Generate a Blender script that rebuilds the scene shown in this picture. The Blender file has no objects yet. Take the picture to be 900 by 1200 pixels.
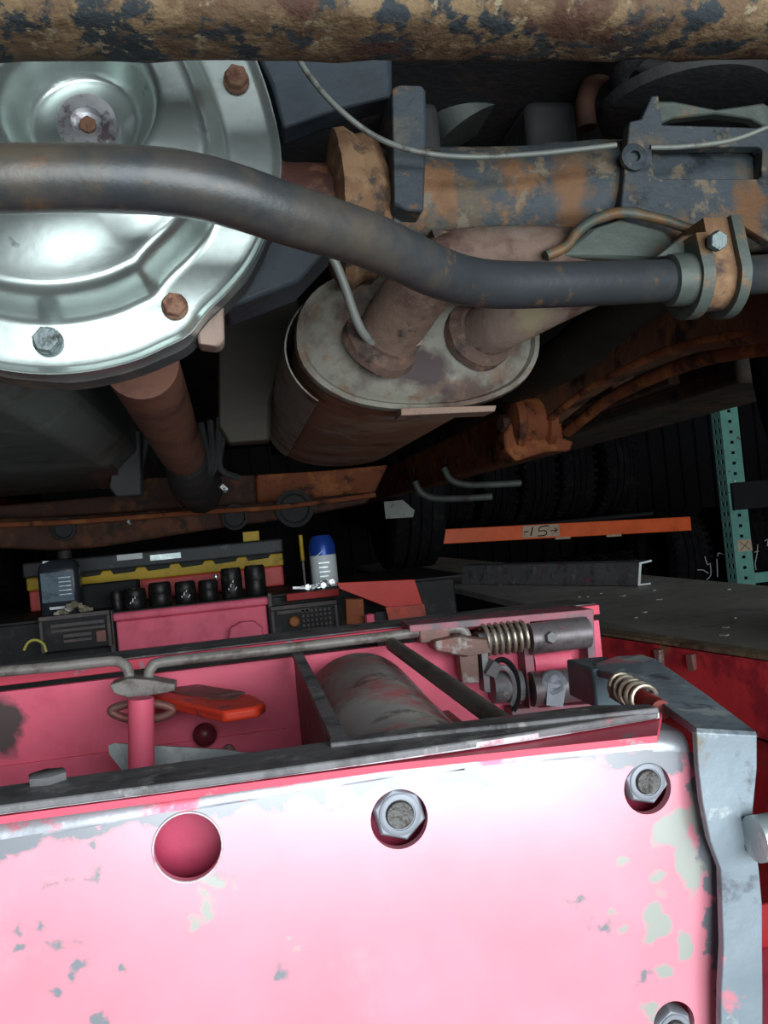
import bpy, math, random
from mathutils import Vector, Matrix, noise
from mathutils.geometry import tessellate_polygon
random.seed(7)
H = 1.35                                   # camera height above the shop floor
COL = bpy.context.scene.collection
SC = bpy.context.scene

# ------------------------------------------------------------------ camera
F = 1000.0
a_, p_, r_ = math.radians(9.78), math.radians(.89), math.radians(5.5)
FW = Vector((math.sin(a_)*math.cos(p_), math.cos(a_)*math.cos(p_), math.sin(p_)))
R0 = Vector((math.cos(a_), -math.sin(a_), 0)); U0 = R0.cross(FW)
RT = R0*math.cos(r_) - U0*math.sin(r_); UP = U0*math.cos(r_) + R0*math.sin(r_)
cam = bpy.data.cameras.new('camera'); co = bpy.data.objects.new('camera', cam); COL.objects.link(co)
cam.sensor_fit = 'VERTICAL'; cam.sensor_height = 36; cam.sensor_width = 27; cam.lens = 30
cam.clip_start = .02
m = Matrix((RT, UP, -FW)).transposed().to_4x4(); m.translation = (0, 0, H); co.matrix_world = m
SC.camera = co

# ------------------------------------------------------------------ world, lights, exposure
SC.view_settings.view_transform = 'Standard'; SC.view_settings.look = 'None'
SC.view_settings.gamma = 1; SC.view_settings.use_curve_mapping = False
SC.view_settings.exposure = .18
w = bpy.data.worlds.new('world'); SC.world = w; w.use_nodes = True
w.node_tree.nodes['Background'].inputs[0].default_value = (.82, .92, 1, 1)
w.node_tree.nodes['Background'].inputs[1].default_value = .35
def area(name, loc, target, sx, sy, power, col):
    l = bpy.data.lights.new(name, 'AREA'); l.shape = 'RECTANGLE'; l.size = sx; l.size_y = sy
    l.energy = power; l.color = col
    o = bpy.data.objects.new(name, l); COL.objects.link(o); o.location = loc
    o.rotation_euler = (Vector(target)-Vector(loc)).to_track_quat('-Z', 'Y').to_euler()
area('door_daylight', (.85, -1.95, 1.30), (.1, .8, 1.2), 2.9, 1.95, 160, (.88, .96, 1))

# ------------------------------------------------------------------ geometry helpers (camera-height based, z = 0 is lens height)
def ray(x, y): return FW + RT*(x-450)/F + UP*(600-y)/F
def P(x, y, Y): d = ray(x, y); return d*(Y/d.y)
def PZ(x, y, z): d = ray(x, y); return d*(z/d.z)

class MB:
    def __init__(s): s.v = []; s.f = []; s.uv = None
    def add(s, vs, fs):
        n = len(s.v); s.v += [Vector(q) for q in vs]; s.f += [tuple(i+n for i in f) for f in fs]; return s
    def hexa(s, q):   # 8 corners: bottom loop 0-3, top loop 4-7
        return s.add(q, [(3,2,1,0),(4,5,6,7),(0,1,5,4),(1,2,6,5),(2,3,7,6),(3,0,4,7)])
    def box(s, x0, x1, y0, y1, z0, z1):
        return s.hexa([(x0,y0,z0),(x1,y0,z0),(x1,y1,z0),(x0,y1,z0),(x0,y0,z1),(x1,y0,z1),(x1,y1,z1),(x0,y1,z1)])
    def rbox(s, c, d, rot):
        M_ = Matrix.Rotation(rot[2],3,'Z') @ Matrix.Rotation(rot[1],3,'Y') @ Matrix.Rotation(rot[0],3,'X')
        q = [Vector(c)+M_@Vector((sx*d[0]/2, sy*d[1]/2, sz*d[2]/2)) for sz in (-1,1) for sx,sy in ((-1,-1),(1,-1),(1,1),(-1,1))]
        return s.hexa(q)
    def prism(s, loop, ext, holes=()):
        loops = [[Vector(q) for q in loop]] + [[Vector(q) for q in h] for h in holes]
        ext = Vector(ext); tris = tessellate_polygon(loops); flat = [q for l in loops for q in l]; n = len(flat)
        fs = [tuple(t) for t in tris] + [tuple(i+n for i in reversed(t)) for t in tris]
        k = 0
        for l in loops:
            m_ = len(l); fs += [(k+i, k+(i+1)%m_, k+(i+1)%m_+n, k+i+n) for i in range(m_)]; k += m_
        return s.add(flat+[q+ext for q in flat], fs)
    def rings(s, rs, closed=False, caps=True):
        n = len(rs[0]); vs = [q for r in rs for q in r]; fs = []
        m_ = len(rs)
        for i in range(m_ if closed else m_-1):
            for j in range(n):
                fs.append((i*n+j, i*n+(j+1)%n, ((i+1)%m_)*n+(j+1)%n, ((i+1)%m_)*n+j))
        if caps and not closed: fs += [tuple(range(n-1,-1,-1)), tuple(range((m_-1)*n, m_*n))]
        return s.add(vs, fs)
    def tube(s, pts, r, seg=20, closed=False, caps=True, sub=6, rect=None):
        pts = [Vector(q) for q in pts]; n = len(pts)
        rr = list(r) if isinstance(r, (list, tuple)) else [r]*n
        if n > 2 and sub > 1:
            P2, R2 = [], []
            rng = range(n if closed else n-1)
            for i in rng:
                g = (lambda k: k % n) if closed else (lambda k: min(max(k,0),n-1))
                a,b,c,d = pts[g(i-1)],pts[g(i)],pts[g(i+1)],pts[g(i+2)]
                for k in range(sub):
                    t = k/sub
                    P2.append(.5*((2*b)+(c-a)*t+(2*a-5*b+4*c-d)*t*t+(3*b-a-3*c+d)*t**3))
                    R2.append(rr[g(i)]*(1-t)+rr[g(i+1)]*t)
            if not closed: P2.append(pts[-1]); R2.append(rr[-1])
            pts, rr = P2, R2
        n = len(pts); up = None; out = []
        for i in range(n):
            if closed: t = (pts[(i+1)%n]-pts[i-1]).normalized()
            else: t = (pts[min(i+1,n-1)]-pts[max(i-1,0)]).normalized()
            if up is None:
                up = Vector((0,0,1)) if abs(t.z) < .9 else Vector((0,1,0))
            up = (up - t*up.dot(t)).normalized(); sd = t.cross(up)
            if rect:
                wv, hv = rect; k = rr[i]
                out.append([pts[i]+sd*wv*k*cx+up*hv*k*cz for cx,cz in ((-.5,-.5),(.5,-.5),(.5,.5),(-.5,.5))])
            else:
                out.append([pts[i]+(sd*math.cos(2*math.pi*j/seg)+up*math.sin(2*math.pi*j/seg))*rr[i] for j in range(seg)])
        return s.rings(out, closed, caps)
    def cyl(s, p0, p1, r0, r1=None, seg=24): return s.tube([p0, p1], [r0, r0 if r1 is None else r1], seg)
    def lathe(s, o, ax, prof, seg=28):      # prof: (radius, distance along axis)
        o = Vector(o); ax = Vector(ax).normalized()
        u = ax.orthogonal().normalized(); v = ax.cross(u)
        return s.rings([[o+ax*h+(u*math.cos(2*math.pi*j/seg)+v*math.sin(2*math.pi*j/seg))*max(r,1e-5) for j in range(seg)] for r,h in prof])
    def hexn(s, o, ax, af, h, ch=.15, rot=0, hole=None):   # hexagonal nut or bolt head
        o = Vector(o); ax = Vector(ax).normalized()
        u = Vector((0,0,1)); u = (u-ax*u.dot(ax))
        u = u.normalized() if u.length > .1 else ax.orthogonal().normalized()
        v = ax.cross(u); R_ = af/2/math.cos(math.pi/6); rs = []
        for k,(hh,sc) in enumerate(((0,1),(h*(1-ch),1),(h,.9))):
            rs.append([o+ax*hh+(u*math.cos(math.pi/3*j+rot)+v*math.sin(math.pi/3*j+rot))*R_*sc for j in range(6)])
        return s.rings(rs)
    def spring(s, p0, p1, r, wire, turns, seg=8):
        p0, p1 = Vector(p0), Vector(p1); t = (p1-p0); L = t.length; t.normalize()
        u = t.orthogonal().normalized(); v = t.cross(u); N = int(turns*16)
        pts = [p0+t*L*i/N+(u*math.cos(2*math.pi*turns*i/N)+v*math.sin(2*math.pi*turns*i/N))*r for i in range(N+1)]
        return s.tube(pts, wire, seg, sub=1)
    def rough(s, amp, sc=30):
        for i, q in enumerate(s.v):
            s.v[i] = q + noise.noise_vector(q*sc)*amp + noise.noise_vector(q*sc*3.1)*amp*.45
        return s
    def build(s, name, mat, parent=None, bevel=0, smooth=True, ang=40, seg=2, solid=0):
        vs = [q+Vector((0,0,H)) for q in s.v]
        lo = [min(q[i] for q in vs) for i in range(3)]; hi = [max(q[i] for q in vs) for i in range(3)]
        c = Vector([(lo[i]+hi[i])/2 for i in range(3)])
        if parent is None: c.z = lo[2]
        me = bpy.data.meshes.new(name); me.from_pydata([q-c for q in vs], [], s.f); me.validate()
        import bmesh
        bm = bmesh.new(); bm.from_mesh(me); bmesh.ops.recalc_face_normals(bm, faces=bm.faces)
        bm.to_mesh(me); bm.free()
        if smooth:
            me.polygons.foreach_set('use_smooth', [True]*len(me.polygons)); me.set_sharp_from_angle(angle=math.radians(ang))
        o = bpy.data.objects.new(name, me); COL.objects.link(o)
        if mat: me.materials.append(mat)
        wl = c
        if parent is not None:
            o.parent = parent; c2 = c - WL[parent.name]; o.location = c2
        else: o.location = c
        WL[o.name] = wl
        if bevel:
            b = o.modifiers.new('bevel', 'BEVEL'); b.width = bevel; b.segments = seg; b.limit_method = 'ANGLE'; b.angle_limit = math.radians(35)
        return o
WL = {}
def ell(c, rx, rz, Y=None, n=32, ph=0): return [Vector((c[0]+rx*math.cos(2*math.pi*i/n+ph), c[1] if Y is None else Y, c[2]+rz*math.sin(2*math.pi*i/n+ph))) for i in range(n)]
def empty(name, loc, label, cat, group=None):
    o = bpy.data.objects.new(name, None); COL.objects.link(o); o.location = Vector(loc)+Vector((0,0,H)); o.empty_display_size = .05
    WL[o.name] = Vector(loc)+Vector((0,0,H)); return tag(o, label, cat, group)
def tag(o, label, cat, group=None):
    o['label'] = label; o['category'] = cat
    if group: o['group'] = group
    return o
def struct(o, label=None, cat=None):
    o['kind'] = 'structure'
    if label: o['label'] = label
    if cat: o['category'] = cat
    return o
def lab(o, t): o['label'] = t; return o
def copy_tree(o, parent=None):
    c = o.copy(); COL.objects.link(c)
    if parent: c.parent = parent
    for ch in list(o.children): copy_tree(ch, c)
    return c

# ------------------------------------------------------------------ materials
MC = {}
def mat(name, base, over=(), rough=.6, metal=0., bump=.25, bs=90, spots=None, coat=0, spec=.3, vary=.12):
    m_ = bpy.data.materials.new(name); m_.use_nodes = True; nt = m_.node_tree; N = nt.nodes; L = nt.links
    b = N['Principled BSDF']; geo = N.new('ShaderNodeNewGeometry')
    def nz(sc, det=6, off=0, ro=.6):
        n = N.new('ShaderNodeTexNoise'); n.inputs['Scale'].default_value = sc; n.inputs['Detail'].default_value = det
        n.inputs['Roughness'].default_value = ro
        v = N.new('ShaderNodeVectorMath'); v.operation = 'ADD'; v.inputs[1].default_value = (off*3.1, off*1.7, off*2.3)
        L.new(geo.outputs['Position'], v.inputs[0]); L.new(v.outputs[0], n.inputs['Vector']); return n.outputs[0]
    def mr(x, lo, hi, a=0., c=1.):
        n = N.new('ShaderNodeMapRange'); n.inputs[1].default_value = lo; n.inputs[2].default_value = hi
        n.inputs[3].default_value = a; n.inputs[4].default_value = c; L.new(x, n.inputs[0]); return n.outputs[0]
    def mix(f, c1, c2):
        n = N.new('ShaderNodeMix'); n.data_type = 'RGBA'; L.new(f, n.inputs[0])
        for s_, c in ((n.inputs[6], c1), (n.inputs[7], c2)):
            if isinstance(c, tuple): s_.default_value = (*c[:3], 1)
            else: L.new(c, s_)
        return n.outputs[2]
    c = mix(mr(nz(11, 3, 9), .3, .7), tuple(q*(1-vary) for q in base), tuple(min(1,q*(1+vary)) for q in base))
    rsock = None
    for k, o in enumerate(over):
        col, lo, hi, sc = o[:4]
        f = mr(nz(sc, 8, k+1, .65), lo, hi)
        c = mix(f, c, col)
        if len(o) > 4:     # own roughness
            n = N.new('ShaderNodeMix'); L.new(f, n.inputs[0]); n.inputs[3].default_value = o[4]
            if rsock: L.new(rsock, n.inputs[2])
            else: n.inputs[2].default_value = rough
            rsock = n.outputs[0]
    if spots:              # chipped places with a shape of their own: (centre, radius) lists with one colour each
        nv = N.new('ShaderNodeTexNoise'); nv.inputs['Scale'].default_value = 55; nv.inputs['Detail'].default_value = 7
        L.new(geo.outputs['Position'], nv.inputs['Vector'])
        sv = N.new('ShaderNodeVectorMath'); sv.operation = 'MULTIPLY_ADD'; sv.inputs[1].default_value = (.034,)*3
        L.new(nv.outputs['Color'], sv.inputs[0])
        ad = N.new('ShaderNodeVectorMath'); ad.operation = 'SUBTRACT'; ad.inputs[1].default_value = (.017,)*3
        L.new(geo.outputs['Position'], ad.inputs[0]); L.new(ad.outputs[0], sv.inputs[2])
        for col, lst, soft in spots:
            cur = None
            for (cc, rad, st) in lst:
                s1 = N.new('ShaderNodeVectorMath'); s1.operation = 'SUBTRACT'; s1.inputs[1].default_value = Vector(cc)+Vector((0,0,H))
                L.new(sv.outputs[0], s1.inputs[0])
                s2 = N.new('ShaderNodeVectorMath'); s2.operation = 'MULTIPLY'; s2.inputs[1].default_value = st; L.new(s1.outputs[0], s2.inputs[0])
                s3 = N.new('ShaderNodeVectorMath'); s3.operation = 'LENGTH'; L.new(s2.outputs[0], s3.inputs[0])
                s4 = N.new('ShaderNodeMath'); s4.operation = 'SUBTRACT'; s4.inputs[1].default_value = rad; L.new(s3.outputs['Value'], s4.inputs[0])
                if cur is None: cur = s4.outputs[0]
                else:
                    q = N.new('ShaderNodeMath'); q.operation = 'MINIMUM'; L.new(cur, q.inputs[0]); L.new(s4.outputs[0], q.inputs[1]); cur = q.outputs[0]
            c = mix(mr(cur, soft, -soft), c, col)
    L.new(c, b.inputs['Base Color'])
    b.inputs['Roughness'].default_value = rough; b.inputs['Metallic'].default_value = metal
    b.inputs['Specular IOR Level'].default_value = spec; b.inputs['Coat Weight'].default_value = coat; b.inputs['Coat Roughness'].default_value = .24; b.inputs['Coat IOR'].default_value = 1.9
    if rsock: L.new(rsock, b.inputs['Roughness'])
    if bump:
        bp = N.new('ShaderNodeBump'); bp.inputs['Strength'].default_value = bump; bp.inputs['Distance'].default_value = .003
        L.new(nz(bs, 6, 4), bp.inputs['Height']); L.new(bp.outputs[0], b.inputs['Normal'])
    MC[name] = m_; return m_

RED = (.70, .075, .125)
GRY = (.28, .29, .31)
m_panel = mat('chipped_pink_red_paint', (.77, .255, .325), [((.70,.33,.38), .56, .74, 9)], .4, 0, .05, 30, coat=1, spots=[
    ((.19,.20,.225), [(Vector((-.1,.5,-.1485)), .0085, (.02,1,1)), (Vector((-.28,.5,-.150)), .014, (.07,1,1)), (Vector((.24,.5,-.160)), .009, (.25,1,1))]+[((P(x,y,.5)), r*.00044, st) for x,y,r,st in (
        (15,1080,7,(1,1,1)),(0,1010,8,(1,1,.6)),(108,995,8,(1,1,.7)),(88,1027,7,(1,1,.7)),(110,1023,6,(1,1,.8)),(62,1046,10,(.6,1,1.3)),
        (50,1090,6,(1,1,.6)),(68,1112,9,(.5,1,1)),(90,1132,10,(.9,1,1)),(20,1106,7,(1,1,1)),(148,1142,7,(1,1,1)),(55,1158,10,(1,1,1)),
        (115,1192,12,(.8,1,1)),(324,1138,7,(1,1,.6)),(262,1030,9,(1,1,1)),(676,1050,8,(1,1,1)),(700,1076,8,(.6,1,1)),(612,930,6,(1,1,1)),
        (755,1150,12,(.7,1,1)),(834,1030,24,(1.6,1,.15)),(838,1130,18,(1.6,1,.2)),(816,910,20,(1.5,1,.3)))], .0012),
    ((.36,.37,.33), [((P(x,y,.5)), r*.00043, st) for x,y,r,st in (
        (258,1034,13,(1,1,1)),(240,1060,13,(1.2,1,.8)),(228,1080,8,(1,1,1)),(345,1108,6,(1,1,1)),(686,1111,6,(1,1,1)),(786,970,26,(.8,1,1)),
        (806,1010,24,(1,1,.6)),(775,1040,16,(1,1,1)),(770,1080,20,(1,1,.8)),(800,1105,14,(1,1,.7)),(736,1000,13,(.8,1,1)),(730,1085,9,(.5,1,1)),
        (778,1142,13,(.7,1,1)),(765,1180,12,(.9,1,1)),(720,1070,6,(1,1,1)),(820,960,18,(1,1,.7)))], .0014)])
m_red = mat('worn_red_paint', RED, [((.33,.05,.06), .6, .7, 14), (GRY, .62, .68, 28, .5)], .42, 0, .15, 60)
m_redin = mat('pink_red_inner_paint', (.76,.125,.20), [((.5,.05,.09), .55, .75, 8)], .5, 0, .08, 30, spots=[((.09,.06,.06), [(P(0,850,.9), .018, (1,1,.6)), (P(320,850,.85), .006, (1,1,1))], .004)])
m_redin2 = mat('dull_red_paint', (.40,.022,.024), [((.22,.05,.04), .55, .68, 18)], .6)
m_bend = mat('rubbed_bare_paint_edge', (.34,.35,.38), [((.66,.12,.18), .54, .62, 22), ((.7,.72,.75), .62, .7, 50, .25)], .38, .5, .15, 80)
m_steel = mat('greasy_grey_steel', (.17,.165,.17), [((.08,.075,.078), .5, .66, 30), ((.36,.11,.14), .60, .68, 20), ((.30,.29,.28), .58, .66, 45)], .5, .12, .25, 90)
m_bright = mat('scraped_bright_steel', (.55,.50,.52), [((.45,.20,.25), .5, .6, 60)], .45, .1, .2)
m_rod = mat('dull_zinc_rod', (.22,.20,.185), [((.11,.09,.075), .50, .64, 50)], .5, .15, .25)
m_nut = mat('grey_plated_nut', (.25,.265,.30), [((.26,.27,.30), .52, .64, 70)], .45, .2, .1)
m_stud = mat('dark_stud_end', (.13,.125,.12), [((.05,.045,.04), .5, .6, 120)], .5, .6, .5, 300)
m_strap = mat('bent_scuffed_steel_strap', (.24,.285,.32), [((.62,.22,.27), .60, .65, 16), ((.42,.46,.46), .56, .62, 24), ((.12,.13,.15), .56, .66, 30), ((.20,.16,.11), .6, .68, 14)], .45, .15, .35, 45)
m_galv = mat('galvanised_sheet', (.42,.50,.50), [((.62,.68,.66), .5, .6, 40)], .4, .6, .1)
m_orange = mat('orange_red_handle_paint', (.74,.055,.025), [((.12,.07,.06), .58, .64, 40)], .4, 0, .1)
m_black = mat('black_grime', (.016,.015,.015), [((.05,.045,.04), .55, .7, 30)], .65)
m_rubber = mat('black_rubber', (.008,.008,.0085), [((.022,.021,.020), .52, .7, 30)], .8, 0, .3, 60, spec=.15)
m_tyre2 = mat('dusty_tyre_rubber', (.006,.006,.0065), [((.016,.015,.015), .5, .72, 12)], .9, 0, .3, 50, spec=.1)
# cylinder of the jack: sooty grey over red
m_air = mat('sooty_grey_over_red', (.47,.44,.42), [((.64,.17,.18), .50, .64, 13), ((.60,.56,.50), .54, .66, 20), ((.10,.085,.08), .54, .66, 22)], .5, .1, .15)
m_brown = mat('brown_greasy_steel', (.15,.085,.07), [((.30,.10,.09), .52, .66, 14), ((.30,.28,.26), .58, .68, 40)], .5, .2, .3)
# truck underside
m_rustbar = mat('flaking_rust_over_dark_steel', (.10,.062,.034), [((.16,.108,.058), .50, .57, 60), ((.022,.028,.032), .50, .55, 48), ((.06,.028,.018), .54, .62, 22), ((.20,.16,.10), .60, .64, 90)], .8, 0, 1.0, 70)
m_cover = mat('galvanised_pressed_cover', (.47,.525,.50), [((.33,.38,.36), .5, .66, 9), ((.22,.25,.24), .62, .7, 50, .5)], .31, .85, .06, 60, vary=.06)
m_boltrust = mat('rusty_bolt', (.21,.11,.07), [((.10,.045,.03), .5, .6, 90)], .75, .2, .6, 200)
m_boltgrey = mat('grey_bolt', (.14,.17,.17), [((.05,.05,.05), .52, .62, 90)], .5, .6, .4, 200)
m_plug = mat('bright_magnetic_plug', (.62,.62,.64), [((.25,.20,.22), .55, .62, 60)], .32, .85, .1)
m_sway = mat('satin_dark_bar_with_rust', (.034,.038,.042), [((.085,.07,.052), .48, .66, 9), ((.11,.065,.038), .60, .68, 40)], .40, .25, .12, 120, spec=.5)
m_axle = mat('blue_grey_axle_with_rust', (.045,.056,.064), [((.10,.075,.05), .5, .60, 22), ((.18,.09,.042), .575, .63, 13), ((.15,.12,.085), .57, .63, 45), ((.018,.022,.026), .56, .64, 25)], .6, .15, .6, 70, spots=[((.15,.075,.035), [(P(672,225,.65), .010, (.7,.1,.35)), (P(525,225,.65), .006, (1,.1,.3)), (P(597,195,.65), .006, (1,.1,.6)), (P(640,280,.66), .008, (.3,.1,1)), (P(878,250,.64), .012, (.8,.1,.5))], .004)])
m_collar = mat('orange_rust', (.16,.085,.045), [((.22,.13,.07), .5, .6, 30), ((.05,.035,.03), .52, .6, 32)], .8, 0, .6, 80)
m_neck = mat('dark_red_brown_rust', (.055,.022,.016), [((.12,.05,.03), .54, .62, 30)], .6, .1, .4)
m_bracket = mat('grey_green_bracket', (.065,.078,.068), [((.15,.085,.04), .54, .62, 24), ((.10,.115,.095), .55, .64, 12)], .55, .2, .3)
m_mcap = mat('burnt_grey_muffler_cap', (.145,.138,.112), [((.065,.043,.035), .47, .6, 15), ((.12,.075,.05), .50, .62, 32), ((.23,.225,.20), .6, .68, 20)], .65, .2, .25, spots=[
    ((.045,.03,.03), [((P(x,y,.70)), r*.0007, st) for x,y,r,st in ((450,395,30,(1,.3,1)),(560,395,28,(1,.3,1)),(500,430,24,(.7,.3,1)),(420,350,9,(1,.3,1)),(525,455,10,(1,.3,1)))], .004)])
m_mbody = mat('brown_rusted_muffler_shell', (.16,.075,.042), [((.20,.14,.09), .5, .62, 8), ((.09,.03,.018), .54, .66, 14), ((.20,.18,.15), .58, .7, 12)], .6, .15, .25)
m_pipe = mat('pinkish_grey_exhaust_pipe', (.19,.135,.11), [((.10,.055,.045), .51, .62, 25), ((.22,.18,.11), .56, .66, 12)], .7, .1, .4)
m_shield = mat('grey_heat_shield', (.20,.19,.16), [((.08,.05,.04), .54, .64, 20)], .55, .5, .2)
m_rust = mat('red_rust', (.20,.058,.022), [((.32,.11,.035), .53, .62, 14), ((.06,.022,.014), .54, .62, 22)], .75, .05, .5)
m_rustdk = mat('dark_rust', (.055,.024,.015), [((.12,.045,.022), .54, .64, 12), ((.03,.018,.014), .52, .62, 20)], .75, .05, .4)
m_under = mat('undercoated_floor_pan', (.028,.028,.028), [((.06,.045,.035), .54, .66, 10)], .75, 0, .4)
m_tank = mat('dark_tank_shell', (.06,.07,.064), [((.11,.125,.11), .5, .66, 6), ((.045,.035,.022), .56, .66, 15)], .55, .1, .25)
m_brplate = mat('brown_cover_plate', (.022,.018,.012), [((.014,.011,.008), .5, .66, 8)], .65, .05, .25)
m_line = mat('pale_grey_line', (.19,.20,.18), [((.10,.095,.08), .55, .64, 40)], .5, .2, .1)
m_shiny = mat('shiny_fittings', (.7,.72,.72), [((.1,.1,.1), .5, .56, 120)], .3, .8, .2)
m_blue = mat('dark_blue_panel', (.022,.030,.038), [((.02,.022,.026), .5, .64, 14)], .6)
# surroundings
m_runway = mat('dusty_grey_runway', (.42,.41,.365), [((.52,.51,.46), .5, .66, 5), ((.26,.25,.225), .56, .68, 16)], .6, .1, .35, 120)
m_runside = mat('black_runway_side', (.02,.02,.02), [((.045,.04,.035), .55, .66, 15)], .6)
m_orangeb = mat('orange_rack_beam', (.86,.135,.035), [((.65,.07,.02), .56, .7, 6)], .45, 0, .05)
m_teal = mat('teal_rack_paint', (.17,.40,.34), [((.13,.31,.27), .5, .66, 8), ((.12,.06,.04), .64, .68, 22)], .5, 0, .1)
m_dim = mat('dim_black_box', (.012,.012,.013), [], .8)
m_card = mat('grubby_card', (.55,.42,.30), [((.42,.30,.20), .52, .64, 12)], .8, 0, .1)
m_ink = mat('black_marker_ink', (.012,.01,.01), [], .6, 0, 0)
m_chalk = mat('white_chalk', (.55,.55,.52), [], .9, 0, 0)
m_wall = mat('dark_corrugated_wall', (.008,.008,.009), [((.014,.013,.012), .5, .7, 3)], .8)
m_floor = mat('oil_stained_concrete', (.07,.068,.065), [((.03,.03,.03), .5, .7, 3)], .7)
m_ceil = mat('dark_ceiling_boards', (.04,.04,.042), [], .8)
m_yel = mat('mustard_yellow_plastic', (.52,.34,.02), [((.25,.16,.02), .56, .68, 25)], .5)
m_binred = mat('bright_red_plastic', (.66,.09,.08), [((.42,.06,.05), .55, .7, 12)], .45)
m_bandblk = mat('black_lid_plastic', (.04,.042,.045), [((.10,.10,.10), .56, .66, 20)], .5)
m_socket = mat('black_impact_steel', (.014,.013,.013), [((.05,.045,.04), .55, .66, 60)], .4, .3, .2)
m_white = mat('white_print_and_glint', (.62,.65,.66), [], .5, 0, 0)
m_canb = mat('blue_can_paint', (.015,.06,.33), [], .3, .2, 0)
m_tread = mat('dark_ribbed_pad', (.085,.072,.07), [((.14,.10,.09), .54, .66, 40)], .6)
m_ochre = mat('orange_rust_knob', (.36,.13,.04), [], .6)
m_oil = mat('dark_oil_bottle_plastic', (.02,.024,.03), [], .25, 0, 0)
m_oillab = mat('blue_grey_bottle_label', (.09,.13,.17), [((.06,.08,.10), .52, .6, 60)], .4, 0, 0)

# ------------------------------------------------------------------ room
def shell(name, b, mt): struct(MB().box(*b).build(name, mt))
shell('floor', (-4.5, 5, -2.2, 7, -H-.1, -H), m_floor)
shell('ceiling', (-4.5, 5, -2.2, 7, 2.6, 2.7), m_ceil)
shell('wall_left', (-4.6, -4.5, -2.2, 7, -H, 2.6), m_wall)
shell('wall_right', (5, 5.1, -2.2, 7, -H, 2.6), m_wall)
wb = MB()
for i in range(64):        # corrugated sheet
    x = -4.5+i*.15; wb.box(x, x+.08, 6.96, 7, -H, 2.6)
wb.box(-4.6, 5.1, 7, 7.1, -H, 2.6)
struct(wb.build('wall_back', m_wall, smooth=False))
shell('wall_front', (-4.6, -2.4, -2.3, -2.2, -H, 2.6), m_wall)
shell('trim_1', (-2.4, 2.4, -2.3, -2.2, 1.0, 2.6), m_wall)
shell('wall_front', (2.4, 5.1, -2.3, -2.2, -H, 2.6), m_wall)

# ------------------------------------------------------------------ lift runways
def runway(x0, x1, s, label):
    e = empty('lift_runway', ((x0+x1)/2, 2, -H), label, 'car lift', None)
    d = MB().box(x0, x1, -.3, 4.5, -.215, -.2)
    for k in range(26):
        px = x0+.03+random.random()*(x1-x0-.06); py = random.uniform(.9, 3.2)
        d.rbox((px, py, -.2), (random.uniform(.004,.012), random.uniform(.004,.012), .003), (0,0,random.random()*3))
    d.build('deck', m_runway, e)
    xi, xo = (x0, x1) if s > 0 else (x1, x0)
    MB().box(min(xi,xi+.012*s), max(xi,xi+.012*s), -.3, 4.5, -.36, -.2152).build('side_beam', m_runside, e)
    MB().box(min(xo,xo-.012*s), max(xo,xo-.012*s), -.3, 4.5, -.36, -.2152).build('side_beam', m_runside, e)
    lx = sorted((xi-.10*s, xi+.012*s)); MB().box(lx[0], lx[1], -.3, 4.5, -.372, -.36).build('jack_track', m_steel, e)
    for y in (-.2, 4.4):
        MB().box(x0+.05, x1-.05, y-.06, y+.06, -H, -.3722).build('support_leg', m_runside, e)
    return e
rw = runway(.60, 1.06, 1, 'dusty dark grey steel lift runway on the right, running away under the truck')
runway(-1.24, -.78, -1, 'steel lift runway on the far left side of the jack, mostly unseen')

# angle steel lying on the runway
a0, a1 = PZ(752, 686, -.198), PZ(545, 684, -.198)
dv = (a1-a0).normalized(); nv = Vector((dv.y, -dv.x, 0))
if nv.y < 0: nv = -nv
b = MB()
prof = [(-.006,0),(.05,0),(.05,.004),(.0,.004),(.0,.052),(-.004,.056),(-.03,.056),(-.03,.052),(-.006,.052)]
prof = [(-c, h) if False else (c, h) for c, h in prof]
lp = [a0 + Vector((1,0,0))*(-c*-1) + Vector((0,0,h)) for c, h in [(0,0),(-.03,0),(-.03,.003),(-.003,.003),(.006,.05),(.028,.053),(.028,.057),(.002,.054),(-.004,.003)]]
lp = [a0 + Vector((c,0,h)) for c,h in [(-.010,.0),(.022,.0),(.022,.004),(-.004,.004),(.004,.050),(.030,.053),(.030,.057),(-.001,.054),(-.010,.004)]]
b.prism(lp, a1-a0)
tag(b.build('angle_steel', m_steel, smooth=False), 'long dark bent steel plate lying on the right runway, bright cut end toward us', 'steel offcut')
AS = bpy.data.objects['angle_steel']
MB().prism([q - dv*.0015 for q in lp], dv*.0014).build('cut_end', m_white, AS)

# ------------------------------------------------------------------ tyres
def tyre_part(c, ro, ri, wd, parent=None, name='tyre', ribs=44, mt=None):
    b = MB(); h = wd/2
    prof = [(ri, -h*.72), (ri+.03, -h*.95), ((ro+ri)/2, -h), (ro-.03, -h*.93), (ro-.008, -h*.80), (ro-.008,-h*.42),(ro-.016,-h*.40),(ro-.016,-h*.34),(ro,-h*.32),(ro,-h*.04),(ro-.014,-h*.03),
            (ro-.014,h*.03),(ro,h*.04),(ro,h*.32),(ro-.016,h*.34),(ro-.016,h*.40),(ro-.008,h*.42),(ro-.008,h*.80),(ro-.03,h*.93),((ro+ri)/2,h),(ri+.03,h*.95),(ri,h*.72)]
    o = Vector(c); seg = 48
    rs = [[o+Vector((t, math.cos(2*math.pi*j/seg)*r, math.sin(2*math.pi*j/seg)*r)) for j in range(seg)] for r,t in prof]
    b.rings(rs, caps=False)
    for j in range(ribs):       # shoulder lugs
        an = 2*math.pi*j/ribs
        for s in (-1,1):
            cc = o+Vector((s*h*.8, math.cos(an)*(ro-.012), math.sin(an)*(ro-.012)))
            b.rbox(cc, (h*.42, .022, .026), (an-math.pi/2, 0, 0))
    return b.build(name, mt or m_rubber, parent, ang=30)

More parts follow.
